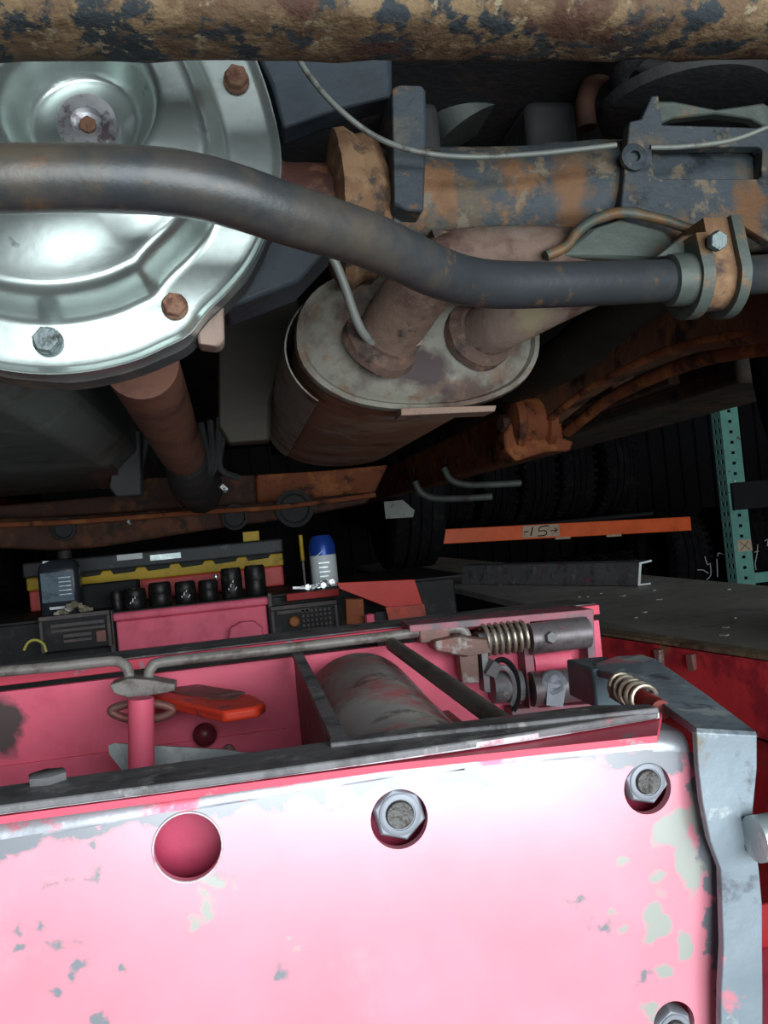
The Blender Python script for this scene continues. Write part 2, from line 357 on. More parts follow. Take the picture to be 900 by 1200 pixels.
# ------------------------------------------------------------------ TRUCK
AX = P(640, 212, .68)
TR = empty('pickup_truck', (-.09, .66, -.2), 'rusty underside of the raised truck with silver differential cover and muffler', 'truck')

# crossbar across the top of the view
b = MB(); rs = []
n = 90
for i in range(n+1):
    x = -.75+1.6*i/n; c = Vector((x, .385, .2500))
    sec = []
    for k in range(24):
        t = 2*math.pi*k/24; cx, cz = math.cos(t), math.sin(t)
        e_ = .55; sec.append(c+Vector((0, math.copysign(abs(cx)**e_, cx)*.026, math.copysign(abs(cz)**e_, cz)*.027)))
    rs.append(sec)
b.rings(rs).rough(.0016, 55); b.build('rear_crossbar', m_rustbar, TR)
b = MB()
for i in range(60): pass
b.box(.10, .85, .352, .40, .2555, .285).rough(.001, 40).build('upper_flange', m_rustdk, TR, .002)

# differential cover ----
CC = (60, 235)
right = [(60,-32),(150,-28),(220,-14),(268,18),(297,66),(318,126),(329,180),(327,225),(318,262),(297,308),(268,344),(243,368),(222,394),(196,408),(160,424),(110,436),(60,440)]
left = [(120-x, y) for x, y in reversed(right[1:-1])]
outl = right+left
def resample(pts, n):
    pts = [Vector((p[0], p[1])) for p in pts]; L_ = [0]
    for i in range(len(pts)): L_.append(L_[-1]+(pts[(i+1)%len(pts)]-pts[i]).length)
    out = []
    for k in range(n):
        s = L_[-1]*k/n
        i = max(j for j in range(len(pts)) if L_[j] <= s); t = (s-L_[i])/(L_[i+1]-L_[i])
        g = lambda j: pts[j % len(pts)]
        a,b_,c,d = g(i-1),g(i),g(i+1),g(i+2)
        out.append(.5*((2*b_)+(c-a)*t+(2*a-5*b_+4*c-d)*t*t+(3*b_-a-3*c+d)*t**3))
    return out
O = resample(outl, 160)
def segd(p, poly):
    best = 1e9
    for i in range(0, len(poly)):
        a, c = poly[i], poly[(i+1)%len(poly)]; ab = c-a
        t = max(0, min(1, (p-a).dot(ab)/max(ab.dot(ab),1e-9))); best = min(best, (p-a-ab*t).length)
    return best
def sst(x, a, c): t = max(0, min(1, (x-a)/(c-a))); return t*t*(3-2*t)
def cover_h(q, d):
    h = 0
    h += .0035*(1-sst(d, 2, 9))                 # rolled lip
    top = sst(d, 58, 92)
    h += top*.027
    h += .010*sst(d, 100, 200)
    dp = (q-Vector((100,146))).length            # round recess about the plug
    rec = (1-sst(dp, 58, 94))
    h -= rec*.034*top + .006*(1-sst(dp, 0, 60))*top
    return h
rs = []
ts = [0,.012,.03,.05,.08]+[.08+.92*i/46 for i in range(1,46)]
ctr = Vector((78,200))
P0 = P(*CC, .52)
for k, t in enumerate(ts):
    ring = []
    for o_ in O:
        q = o_+(ctr-o_)*t; d = segd(q, O) if t > 0 else 0
        w_ = P(q.x, q.y, .52); ring.append(Vector((w_.x, .52-cover_h(q, d), w_.z)))
    rs.append(ring)
# rolled outer edge going back
back = [Vector((q.x, .534, q.z)) for q in rs[0]]
b = MB(); b.rings([back]+rs, caps=False)
q0 = len(b.v); b.add([P(ctr.x, ctr.y, .52)+Vector((0,-.032,0))], []); n0 = (len(rs))*160
b.f += [(n0+i, n0+(i+1)%160, q0) for i in range(160)]
cover = b.build('differential_cover', m_cover, TR, ang=60)
lab(cover, 'silver pressed steel differential cover with round recess')
def flbolt(x, y, Y, af, mt, parent=cover, fl=1.25, h=.0055, rot=.3, sock=False):
    o = P(x, y, Y); bb = MB()
    bb.lathe(o, (0,-1,0), [(af*.5*fl,0),(af*.5*fl,.0025),(af*.46*fl,.0035),(0,.0035)], 24)
    bb.hexn(o+Vector((0,-.003,0)), (0,-1,0), af, h, rot=rot)
    return bb.build('bolt', mt, parent, ang=30)
lab(flbolt(277, 96, .519, .0125, m_boltrust), 'rusty flange bolt at upper edge of cover')
lab(flbolt(205, 360, .519, .0125, m_boltrust), 'rusty flange bolt at lower right of cover')
lab(flbolt(57, 401, .519, .0135, m_boltgrey), 'dark grey flange bolt at bottom of cover')
flbolt(312, 228, .519, .0125, m_boltrust); flbolt(-85, 360, .519, .0125, m_boltrust)
pc = P(103, 146, .511)
MB().lathe(pc+Vector((0,.012,0)), (0,-1,0), [(.0175,0),(.0175,.0135),(.0165,.0155),(.009,.0158),(.0085,.010),(.0045,.010),(.004,.006),(0,.006)], 36).build('plug_boss', m_plug, cover)
MB().hexn(pc+Vector((0,.001,0)), (0,-1,0), .0085, .0025).build('plug', m_boltrust, cover)
# red sealant smear showing at the cover edge
for x, y, l in ((287,259,10),(250,352,14)):
    MB().rbox(P(x,y,.5235), (l*.0006,.004,.003), (0,-.7,0)).rough(.0006,200).build('sealant', mat('red_sealant_%d' % x, (.42,.08,.06), [], .5), cover)
# housing behind the cover
b = MB()
def ring_at(sc, Y, off=(0,0)):
    return [Vector((P0.x+(q.x-P0.x)*sc+off[0], Y, P0.z+(q.z-P0.z)*sc+off[1])) for q in rs[0]]
b.rings([ring_at(.985,.5345,(0,-.003)), ring_at(.995,.548,(0,-.004)), ring_at(.93,.556), ring_at(.88,.62), ring_at(.72,.70), ring_at(.4,.78), ring_at(.2,.80)])
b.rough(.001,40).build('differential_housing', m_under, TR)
MB().prism([P(x,y,.535) for x,y in ((228,372),(262,350),(263,398),(256,406),(232,403))], (0,.02,0)).build('housing_lug', m_pipe, TR, .002)
MB().prism([P(x,y,.56) for x,y in ((262,352),(330,262),(395,282),(350,330),(265,362))], (0,.05,0)).rough(.001,30).build('axle_web', m_blue, TR, .004)
MB().prism([P(x,y,.66) for x,y in ((300,60),(460,60),(460,112),(400,128),(330,150),(318,100))], (0,.03,0)).rough(.002,14).build('floor_bracket', m_blue, TR, .003)
# axle
axl, axr = P(330, 200, .66), P(905, 214, .66)
zc = .264; yc = .70
MB().tube([(P(290,190,.66).x, yc, zc+.005), (P(335,190,.66).x, yc, zc), (P(420,200,.66).x, yc, zc)], [.058,.040,.037], 28).rough(.0012,45).build('axle_neck', m_neck, TR)
b = MB(); xs = P(388,200,.66).x
pr_ = [(.040,0),(.050,.002),(.062,.006),(.064,.014),(.058,.024),(.060,.034),(.052,.042),(.046,.046)]
b.rings([[Vector((xs+h, yc+math.cos(2*math.pi*j/36)*r, zc+math.sin(2*math.pi*j/36)*r*1.02)) for j in range(36)] for r,h in pr_]).rough(.003,24)
b.build('axle_collar', m_collar, TR)
x0 = P(455,200,.66).x
b = MB(); ns = 70; rr_ = []
for i in range(ns+1):
    x = x0+(.60-x0)*i/ns; r = .048+(.004*math.exp(-((x-.34)/.05)**2))
    rr_.append([Vector((x, yc+math.cos(2*math.pi*j/40)*r, zc+math.sin(2*math.pi*j/40)*r)) for j in range(40)])
b.rings(rr_).rough(.0011,50).build('axle_tube', m_axle, TR)
MB().prism([P(x,y,.635) for x,y in ((459,104),(464,100),(496,101),(499,106),(500,150),(497,248),(478,246),(462,240))], (0,.05,0)).rough(.0008,50).build('bracket_post', mat('blue_black_bracket',(.040,.050,.058),[((.13,.07,.035),.58,.64,25),((.075,.07,.06),.54,.64,40)],.6,.1,.5), TR, .003)
# bracket with rectangular opening on the axle
Yb = .640
outer = [P(x,y,Yb) for x,y in ((738,142),(752,140),(764,112),(772,112),(776,146),(905,150),(905,285),(868,262),(842,266),(800,283),(770,300),(735,293),(728,240))]
hole = [P(x,y,Yb) for x,y in ((764,176),(768,172),(890,172),(894,176),(893,206),(888,210),(772,210),(766,205))]
MB().prism(outer, (0,.012,0), [hole]).rough(.0006,60).build('spring_seat_plate', m_axle, TR, .0012)
MB().lathe(P(741,186,.64), (0,-1,0), [(.011,0),(.011,.004),(.008,.0055),(.0045,.0055),(.004,.002),(0,.002)]).build('bolt', m_axle, TR)
b = MB().tube([P(x,y,.62) for x,y in ((640,300),(664,288),(676,272),(700,256),(740,249),(790,262),(850,284))], [.0042]*7, 12)
b.rough(.0008,60).build('weld_arch', m_bracket, TR)
MB().prism([P(x,y,.63) for x,y in ((655,300),(690,268),(730,255),(780,268),(800,300),(770,306))], (0,.02,0)).rough(.001,40).build('arch_web', m_bracket, TR, .003)
MB().prism([P(x,y,.64) for x,y in ((505,268),(560,276),(640,280),(668,292),(668,306),(600,308),(520,304))], (0,.02,0)).rough(.0016,45).build('axle_skirt', m_collar, TR, .002)
MB().prism([P(x,y,.66) for x,y in ((520,296),(690,300),(640,350),(530,340))], (0,.03,0)).rough(.002,30).build('axle_underplate', m_rustdk, TR, .002)
# coil spring and its seat above the axle
sc_ = P(800,118,.74)
MB().lathe(sc_+Vector((0,0,-.012)), (0,0,1), [(.060,0),(.078,.004),(.080,.014),(.072,.018),(.058,.010),(.0,.010)], 40).build('spring_seat', m_under, TR)
MB().spring(sc_+Vector((0,0,.012)), sc_+Vector((0,0,.20)), .058, .0085, 4, 12).build('coil_spring', m_under, TR)
MB().prism([P(x,y,.66) for x,y in ((757,152),(757,118),(790,118),(840,128),(895,120),(905,125),(905,152),(880,138),(840,133),(790,138))], (0,.012,0)).rough(.0008,40).build('seat_strap', m_bracket, TR, .002)
MB().tube([P(x,y,.86) for x,y in ((688,150),(686,118),(700,90),(735,68),(790,52))], .0105, 16).build('breather_hose', m_rustdk, TR)
MB().tube([P(492,40,.95), P(552,150,.95)], .043, 28).build('shock_absorber', m_tank, TR)
# thin line over the axle
MB().tube([P(x,y,Y) for x,y,Y in ((345,60,.62),(362,88,.61),(395,126,.60),(440,160,.60),(490,178,.615),(550,184,.615),(620,181,.615),(680,175,.615),(722,170,.613))], .0022, 10).build('brake_line', m_line, TR)
MB().tube([P(x,y,Y) for x,y,Y in ((762,173,.612),(800,172,.612),(850,166,.612),(885,155,.61),(930,135,.60))], .0021, 10).build('brake_line', m_line, TR)
# sway bar
pts = [(-160,212,.415),(-60,211,.418),(60,209,.420),(150,210,.422),(215,216,.426),(275,230,.434),(330,249,.446),(385,266,.462),(430,281,.478),(470,299,.495),(510,318,.515),(550,330,.535),(600,334,.552),(680,333,.572),(780,329,.60),(860,324,.625),(960,316,.66)]
MB().tube([P(*q) for q in pts], .0158, 32, sub=5).rough(.00025,40).build('sway_bar', m_sway, TR)
# sway bar bushing bracket
bc = P(808, 327, .607)
def lobe(x0, x1, r, up, mt, name, yo=0, hole=None):
    n_ = 22; lp = []
    for k in range(n_+1):
        t = math.pi+math.pi*k/n_; lp.append((math.cos(t)*r, math.sin(t)*r))
    lp += [(r*.8, up), (-r*.8, up)]
    return MB().prism([Vector((x0, bc.y+yo+c, bc.z+s)) for c, s in lp], (x1-x0,0,0)).rough(.0005,60).build(name, mt, TR, .0015)
lobe(bc.x-.006, bc.x+.004, .031, .028, m_bracket, 'bushing_bracket')
lobe(bc.x+.004, bc.x+.024, .026, .040, m_collar, 'bushing_strap')
lobe(bc.x+.024, bc.x+.033, .032, .040, m_bracket, 'bushing_bracket')
MB().lathe((bc.x-.022, P(782,329,.60).y, P(782,329,.60).z), (1,-.02,0), [(.0165,0),(.0195,.001),(.020,.010),(.020,.018),(0,.018)]).build('bushing', m_bracket, TR)
MB().hexn(P(838,283,.575), (0,-1,-.2), .013, .006).build('bolt', m_boltgrey, TR)
MB().prism([P(x,y,.60) for x,y in ((770,300),(800,276),(862,262),(862,282),(830,292),(815,300))], (0,.012,0)).build('bracket_cap', m_bracket, TR, .0015)

# muffler
m_weld = mat('burnt_brown_weld', (.085,.052,.04), [((.14,.08,.055), .52, .62, 60), ((.04,.028,.025), .54, .62, 40)], .8, 0, .7)
m_inlet = mat('brown_grey_pipe', (.16,.105,.08), [((.09,.05,.04), .5, .62, 22), ((.22,.17,.14), .54, .66, 12), ((.05,.04,.035), .58, .66, 40)], .75, .05, .5)
mc = P(492, 396, .72); RX, RZ = .104, .060
TL = math.radians(-3)
def mo(sx, Y, dz=0, dx=0, n=56):
    out = []
    for k in range(n):
        t = 2*math.pi*k/n; c, s = math.cos(t), math.sin(t)
        x, z = math.copysign(abs(c)**.86, c)*RX*sx, math.copysign(abs(s)**.86, s)*RZ*(sx if sx < 1.02 else 1+(sx-1)*1.6)
        out.append(Vector((mc.x+dx+x*math.cos(TL)+z*math.sin(TL)*-1, Y, mc.z+dz-x*math.sin(TL)*-1+z*math.cos(TL))))
    return out
mb = MB().rings([mo(.985,.728), mo(1.0,.74), mo(1.0,1.33), mo(.97,1.35), mo(.6,1.36), mo(.2,1.362)]).build('muffler', m_mbody, TR)
lab(mb, 'brown rusted oval muffler shell')
cap = MB().rings([mo(1.0,.734), mo(1.035,.730), mo(1.045,.722), mo(1.03,.715), mo(.985,.7135), mo(.955,.7175), mo(.93,.7165), mo(.80,.710), mo(.5,.707), mo(.15,.706)]).rough(.0006,50).build('end_cap', m_mcap, mb)
lab(cap, 'burnt grey crimped end cap')
MB().tube([P(450,400,.712), P(474,362,.682), P(500,330,.660), P(540,306,.652), P(640,297,.65), P(740,298,.66)], [.0265,.0265,.026,.025,.021,.017], 26).rough(.0005,50).build('inlet_pipe', m_inlet, TR)
MB().lathe(P(446,403,.7085), P(474,362,.682)-P(450,400,.712), [(.0345,-.004),(.033,.004),(.028,.007),(.0262,.010)]).rough(.0016,60).build('weld_collar', m_weld, mb)
MB().tube([P(562,392,.712), P(590,378,.685), P(620,362,.672), P(665,340,.672), P(720,318,.69)], .0225, 24).rough(.0004,50).build('outlet_pipe', m_pipe, TR)
MB().lathe(P(562,392,.710), (.25,-1,.2), [(.033,-.004),(.031,.003),(.026,.006),(.023,.009)]).rough(.0016,60).build('weld_collar', m_weld, mb)
MB().tube([P(x,y,Y) for x,y,Y in ((372,290,.66),(388,300,.66),(402,330,.665),(414,365,.672),(424,388,.68),(436,402,.69))], .0038, 10).build('hanger_rod', m_line, TR)
MB().prism([P(x,y,.688) for x,y in ((428,397),(462,403),(496,396),(495,404),(462,413),(430,408))], (0,.012,0)).build('hanger_tab', m_pipe, mb, .001)
MB().prism([P(x,y,.70) for x,y in ((470,478),(582,475),(580,482),(470,487))], (0,.03,0)).build('seam_tab', m_inlet, mb, .0008)
# heat shield hugging the left side
b = MB(); L1 = []; L2 = []
def sh(off, t, Y):
    return Vector((mc.x+math.cos(t)*(RX+off), Y, mc.z+math.sin(t)*(RZ+off)*1.02))
N_ = 18
for Y in (.745, .80, 1.25):
    L1.append([sh(.012, math.radians(118+100*k/N_), Y) for k in range(N_+1)]+[sh(.0105, math.radians(118+100*(N_-k)/N_), Y) for k in range(N_+1)])
b.rings(L1).build('heat_shield', m_shield, TR)
# over-axle exhaust and floor
MB().tube([P(790,318,.85), P(720,370,.98), P(660,420,1.12), P(600,450,1.35)], .032, 20).build('tail_pipe', m_brplate, TR)
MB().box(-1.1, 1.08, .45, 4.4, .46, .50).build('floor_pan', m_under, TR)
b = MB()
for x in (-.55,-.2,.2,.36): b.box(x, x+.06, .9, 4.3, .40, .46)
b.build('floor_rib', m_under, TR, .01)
m_rocker = mat('brown_grey_underbody', (.075,.058,.045), [((.13,.06,.035), .52, .66, 9), ((.03,.027,.025), .52, .62, 16)], .75, 0, .5)
for s, y0 in ((1,.9), (-1,.9)):
    xx = -.09+s*1.12
    MB().box(min(xx,xx-.22*s), max(xx,xx-.22*s), 1.25, 3.0, .172, .30).rough(.003,9).build('rocker_panel', m_rocker, TR, .01)
b = MB()
for k,(xa,xb) in enumerate(((.62,.66),(.72,.74),(.80,.83),(.9,.915))): b.box(xa, xb, 1.3, 3.2, .175+.01*k, .30)
b.build('body_seam', m_rustdk, TR, .003)
MB().box(.62, .84, 1.15, 3.3, .215, .30).rough(.004,8).build('cab_floor_edge', m_rocker, TR, .01)
# frame rail, trailing arm, bushing bracket
def rail(x0, x1, s=1):
    b = MB(); n_ = 26; rr_ = []
    for i in range(n_+1):
        Y = 1.38+(4.2-1.38)*i/n_; rr_.append([Vector((x0,Y,.095)), Vector((x1,Y,.095)), Vector((x1,Y,.19)), Vector((x0,Y,.19))])
    b.rings(rr_).rough(.0012,25); return b.build('frame_rail', m_rust, TR, .006)
rl = rail(.50, .56); rail(-.72, -.66)
for y in (1.55,1.62,1.7,1.86,1.98,2.1,2.35):
    MB().lathe((.4995, y, .135+.012*math.sin(y*30)), (-1,0,0), [(.011,0),(.011,.002),(.006,.003),(.006,.001),(0,.001)], 14).build('rivet', m_rustdk, rl)
cx = [(935,352,.70),(880,362,.80),(800,380,.95),(735,408,1.10),(685,438,1.24),(640,478,1.38)]
b = MB().tube([P(*q) for q in cx], [1,1,1,.98,.95,.9], rect=(.045,.072), sub=5).rough(.0008,40); arm = b.build('trailing_arm', mat('brown_arm_rust',(.15,.07,.04),[((.24,.10,.05),.52,.64,12),((.03,.018,.014),.54,.64,20)],.7,0,.4), TR, .006)
def off(q, dx, dy): return P(q[0]+dx, q[1]+dy, q[2]-.03)
MB().tube([off(q, 2-(i==5)*0, 30-3*i) for i,q in enumerate(cx)], .0065, 10, sub=5).build('arm_lip', m_rust, arm)
MB().tube([P(q[0]+25, q[1]+48-4*i, q[2]+.03) for i,q in enumerate(cx[:])], .010, 10, sub=5).build('arm_lip', m_rust, arm)
jc = P(622, 494, 1.38)
b = MB().lathe(jc+Vector((-.035,0,0)), (1,0,0), [(.016,-.006),(.030,-.004),(.046,0),(.048,.012),(.040,.016),(.040,.05),(.048,.054),(.048,.066),(.02,.07)], 32).rough(.001,40)
b.build('arm_bushing', m_rust, TR)
MB().hexn(jc+Vector((-.041,-.0,.0)), (-1,-.2,0), .026, .014).build('bolt', m_rustdk, TR)
MB().prism([P(x,y,1.36) for x,y in ((590,508),(612,476),(640,470),(655,485),(650,510),(672,518),(668,528),(640,530),(605,540),(592,528))], (0,.06,0)).rough(.003,25).build('arm_bracket', m_rust, TR, .004)
# crossmembers
def xm(Y, pts, mt, name, d=.08):
    return MB().prism([P(x,y,Y) for x,y in pts], (0,d,0)).rough(.004,9).build(name, mt, TR, .006)
xm(2.15, ((455,545),(440,578),(300,592),(300,556),(380,552)), m_rust, 'crossmember')
xm(2.10, ((300,556),(300,592),(100,606),(-60,612),(-60,596),(165,578),(165,560)), m_rustdk, 'crossmember')
xm(2.0, ((-60,610),(100,604),(300,590),(440,576),(430,590),(385,600),(350,606),(230,622),(120,640),(60,646),(-60,640)), m_rustdk, 'transmission_mount')
b = MB()
for x,y,w_,h_ in ((75,620,26,12),(275,606,30,9),(345,596,44,8)):
    q = P(x,y,1.985); MB().lathe(q, (0,-1,0), [(w_*.0010,0),(w_*.0010,.006),(w_*.0008,.008),(w_*.0007,.002),(0,.002)], 20).build('mount_hole', m_under, TR)
MB().tube([P(x,y,1.97) for x,y in ((-60,617),(80,612),(240,600),(330,594),(440,580))], .006, 8).build('fuel_line', m_rust, TR)
# brackets and loops beneath the body side
for dx, dy in ((0,0),(-34,16)):
    MB().tube([P(x+dx,y+dy,1.9) for x,y in ((520,548),(528,562),(545,568),(575,568),(610,566))], .008, 10).build('pipe_clip', m_tank, TR)
MB().prism([P(x,y,2.9) for x,y in ((450,588),(472,586),(486,598),(484,606),(452,608))], (0,.03,0)).build('light_tab', m_line, TR)
# driveshaft, gearbox clutter
MB().tube([P(165,425,.80), P(214,532,1.36)], .034, 28).build('driveshaft', mat('rusty_shaft', (.17,.075,.05), [((.09,.04,.03), .5, .64, 14)], .6, .1, .2), TR)
b = MB().lathe(P(216,535,1.37), (P(214,532,1.36)-P(165,425,.80)), [(.02,0),(.03,.01),(.034,.03),(.02,.04),(.03,.08),(.04,.12),(.05,.3),(.05,.5),(.0,.5)], 14)
b.rough(.004,20).build('gearbox', m_under, TR)
b = MB()
for x,y,s in ((262,512,9),(207,554,7),(256,513,6),(262,572,9),(150,611,5),(176,515,5),(275,498,5),(236,520,5)):
    q = P(x,y,1.5); b.rbox(q, (s*.0016,.01,s*.0009), (random.random(),random.random(),random.random()))
b.build('fitting', m_shiny, TR)
b = MB()
for k in range(9):
    x = 180+k*11; b.tube([P(x,470+(k*37)%40,1.45), P(x+((k*53)%30)-15,545,1.47), P(x+((k*29)%40)-20,560,1.5)], .006, 8)
b.build('wiring', m_under, TR)
# fuel tank
b = MB(); tz = .125
t0, t1 = -.16, -1.0
rs2 = []
for Y, dz, dxx in ((.60,.08,0),(.62,.03,0),(.66,0,0),(1.2,0,0),(1.75,.0,0),(1.80,.02,0),(1.82,.07,0)):
    rs2.append([Vector((-.90,Y,tz+dz)), Vector((-.18,Y,tz+dz)), Vector((-.145,Y,tz+dz+.03)), Vector((-.145,Y,.40)), Vector((-.90,Y,.40))])
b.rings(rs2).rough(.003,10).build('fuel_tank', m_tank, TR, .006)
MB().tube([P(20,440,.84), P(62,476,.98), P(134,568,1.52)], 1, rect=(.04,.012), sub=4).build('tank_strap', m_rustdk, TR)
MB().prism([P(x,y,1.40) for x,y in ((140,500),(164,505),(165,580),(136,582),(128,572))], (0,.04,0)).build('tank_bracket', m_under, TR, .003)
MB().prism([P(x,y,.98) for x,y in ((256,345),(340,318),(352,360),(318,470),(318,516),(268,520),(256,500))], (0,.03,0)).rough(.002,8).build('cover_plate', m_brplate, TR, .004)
# wheels
def wheel(c, r, wd, label):
    t = tyre_part(c, r, .21, wd, TR, 'tyre', 0)
    MB().rings([[Vector((c[0]+x, c[1]+math.cos(2*math.pi*j/32)*q, c[2]+math.sin(2*math.pi*j/32)*q)) for j in range(32)] for q,x in ((.21,-wd*.36),(.19,-wd*.34),(.18,0),(.08,.02),(.03,.02))], caps=True).build('wheel_rim', m_under, t)
for c, wd in (((.79,.66,.182),.25),((-.97,.66,.182),.25)): wheel(c, .38, wd, '')
for c, wd in (((.695,3.55,.182),.235),((-.93,3.55,.182),.235)): wheel(c, .38, wd, '')

# ------------------------------------------------------------------ JACK
JK = empty('rolling_bridge_jack', (-.1, .72, -.35), 'chipped pinkish red steel rolling bridge jack in the foreground', 'jack')
# front panel (with bent-over top edge), holes
top = [(-.46,-.149),(-.30,-.150),(-.142,-.151),(-.03,-.149),(.072,-.1478),(.16,-.1505),(.235,-.1545),(.264,-.1585),(.272,-.165)]
edge = [(815,885),(822,920),(828,960),(838,1000),(848,1040),(849,1090),(846,1140),(843,1200),(842,1290)]
outer = [Vector((x,.5,z)) for x,z in top]+[P(x,y,.5) for x,y in edge]
zb = outer[-1].z; outer.append(Vector((-.46,.5,zb)))
def holeat(x, y, rp): c = P(x,y,.5); return [c+Vector((math.cos(2*math.pi*k/40)*rp*.0005*1.01, 0, math.sin(2*math.pi*k/40)*rp*.0005*1.03)) for k in range(40)]
holes = [holeat(220,993,37.5), holeat(468,960,34), holeat(759,924,31), holeat(790,1200,27)]
fp = MB().prism(outer, (0,.006,0), holes).build('front_panel', m_panel, JK, .0012)
lab(fp, 'chipped pink-red front plate with round holes')
c = P(220,993,.4995); MB().tube([c+Vector((math.cos(2*math.pi*k/32)*.0192,0,math.sin(2*math.pi*k/32)*.0196)) for k in range(32)], .0007, 6, closed=True, sub=1).build('hole_rim', m_bright, fp)
# bend along the top of the panel
b = MB(); rr_ = []
xs_ = [-.46+.725*i/60 for i in range(61)]
def ztop(x):
    for (xa,za),(xb,zb_) in zip(top, top[1:]):
        if xa <= x <= xb: return za+(zb_-za)*(x-xa)/(xb-xa)
    return top[-2][1]
Rb = .011
for x in xs_:
    z0 = ztop(x); w1 = .0008*noise.noise(Vector((x*25,0,0)))
    sec = [Vector((x,.5,z0-.001))]
    for k in range(9):
        t = math.pi/2*k/8; sec.append(Vector((x,.5+Rb*(1-math.cos(t))+w1, z0+Rb*math.sin(t))))
    sec += [Vector((x,.56,z0+Rb)), Vector((x,.56,z0+Rb-.006)), Vector((x,.512,z0+Rb-.006)), Vector((x,.506,z0-.001))]
    rr_.append(sec)
b.rings(rr_).build('panel_bend', m_bend, JK, ang=60)
MB().box(-.46,.262,.528,.534,-.40,-.158).build('inner_plate', mat('dull_crimson_paint',(.40,.035,.085),[((.3,.03,.06),.5,.7,20)],.5,0,.1), JK)
# nuts behind the holes
for x,y,af,t in ((467,952,.0285,.2),(755,914,.0262,.25),(787,1204,.0235,.1)):
    o = P(x,y,.5); o.y = .506; o = P(x,y,.506)
    n_ = MB().hexn(o+Vector((0,.010,0)), (0,-1,0), af, .014, rot=t).build('nut', m_nut, JK, .0004)
    MB().lathe(o+Vector((0,.0,0)), (0,-1,0), [(af*.30,0),(af*.30,.0045),(af*.27,.0062),(0,.0055)], 24).build('stud', m_stud, n_)
    MB().lathe(o+Vector((0,.0,0)), (0,-1,0), [(af*.44,.002),(af*.44,.0046),(af*.42,.005),(af*.33,.005),(af*.33,.0035),(0,.0035)], 28).build('nut_collar', m_nut, n_)
# flat plates on the top
def plateZ(pts, z, th, name, mt, rough=0, bev=.001):
    b = MB().prism([PZ(x,y,z) for x,y in pts], (0,0,-th))
    if rough: b.rough(rough, 20)
    return b.build(name, mt, JK, bev)
plateZ([(-60,953),(0,944),(150,924),(300,904),(450,883),(620,858),(770,833),(772,829),(640,843),(500,858),(387,868),(340,875),(0,921),(-60,930)], -.131, .005, 'top_strip', m_steel)
plateZ([(-60,956),(0,947),(150,927),(300,907),(450,886),(620,861),(772,835),(772,833),(450,883),(0,944),(-60,953)], -.1325, .0035, 'strip_edge', m_bright, .0002, 0)
plateZ([(385,866),(500,850),(612,836),(700,826),(762,825),(772,829),(620,846),(500,858),(387,871)], -.1285, .004, 'cover_strip', m_steel)
MB().prism([PZ(x,y,-.137) for x,y in ((-60,968),(0,957),(450,896),(770,862),(775,835),(450,880),(0,940),(-60,950))], (0,0,-.004)).build('red_ledge', m_red, JK)
c = PZ(56,915,-.131)
MB().hexn(c+Vector((0,0,0)), (0,0,1), .020, .005).build('bolt', m_steel, JK)
for x,y in ((258,915),(298,917)):
    q = PZ(x,y,-.139); MB().rbox(q+Vector((0,0,.003)), (.004,.004,.003), (0,0,.5)).build('paint_chip', mat('cream_chip_%d'%x,(.5,.42,.28),[],.7), JK)
# inner back wall and left end, right saddle
YB = .90
MB().box(-.46,.385,YB,YB+.008,-.36,-.128).build('back_wall', m_redin, JK)
MB().box(-.46,-.455,.525,YB,-.36,-.14).build('end_wall', m_redin, JK)
MB().box(-.455,.38,.535,YB-.002,-.365,-.36).build('tray_floor', m_redin, JK)
# flared strip of red under the rods
b = MB(); rr_ = []
for i in range(15):
    t = i/14; rr_.append([Vector((-.455,YB-.045*(t**2.2),-.20-.16*t)), Vector((.03,YB-.045*(t**2.2),-.20-.16*t)), Vector((.03,YB-.045*(t**2.2)-.003,-.20-.16*t)), Vector((-.455,YB-.045*(t**2.2)-.003,-.20-.16*t))])
b.rings(rr_).build('curved_liner', m_redin, JK)
# rear top rail
rz = -.112
MB().box(-.46,.394,.925,1.0,rz-.006,rz).rough(.0006,30).build('rear_rail', m_steel, JK, .0015)
MB().box(-.46,.394,.915,.924,rz-.012,rz-.001).rough(.0003,30).build('rail_edge', m_red, JK, .001)
# rods, clevis, release handle
def PT(pts, r, name, mt, seg=12, sub=6): return MB().tube([P(*q) for q in pts], r, seg, sub=sub).rough(.0003,80).build(name, mt, JK)
PT([(-60,792,.86),(0,787,.86),(60,782,.86),(128,775,.86),(142,777,.858),(150,786,.855),(153,806,.85)], .0052, 'control_rod', m_rod)
PT([(177,806,.85),(174,792,.855),(178,782,.858),(190,776,.86),(260,768,.86),(360,757,.87),(450,746,.88),(530,737,.88),(542,739,.88),(547,746,.88),(548,764,.88)], .0052, 'control_rod', m_rod)
MB().prism([P(x,y,.835) for x,y in ((128,803),(150,795),(178,797),(205,802),(205,810),(172,816),(150,818),(134,813))], (0,.028,0)).build('clevis', m_rod, JK, .002)
hp = [P(x,y,.76) for x,y in ((168,806),(174,820),(262,840),(268,843),(306,836),(311,826),(298,820),(205,803))]
hb = MB()
up_ = [PZ(x,y,-.148) for x,y in ((160,810),(168,816),(262,838),(302,832),(311,826),(298,818),(205,801))]
hb.prism([q+Vector((0,0,.003)) for q in up_], (0,0,-.010)); hd = hb.build('release_handle', m_orange, JK, .003); lab(hd, 'orange-red flat release handle')
MB().prism([q+Vector((0,0,.0042)) for q in [PZ(x,y,-.148) for x,y in ((172,809),(245,824),(275,824),(288,816),(205,802))]], (0,0,-.001)).build('handle_wear', m_brown, hd)
MB().tube([P(165,818,.80), P(166,910,.80)], .0115, 20).build('handle_post', m_redin, JK)
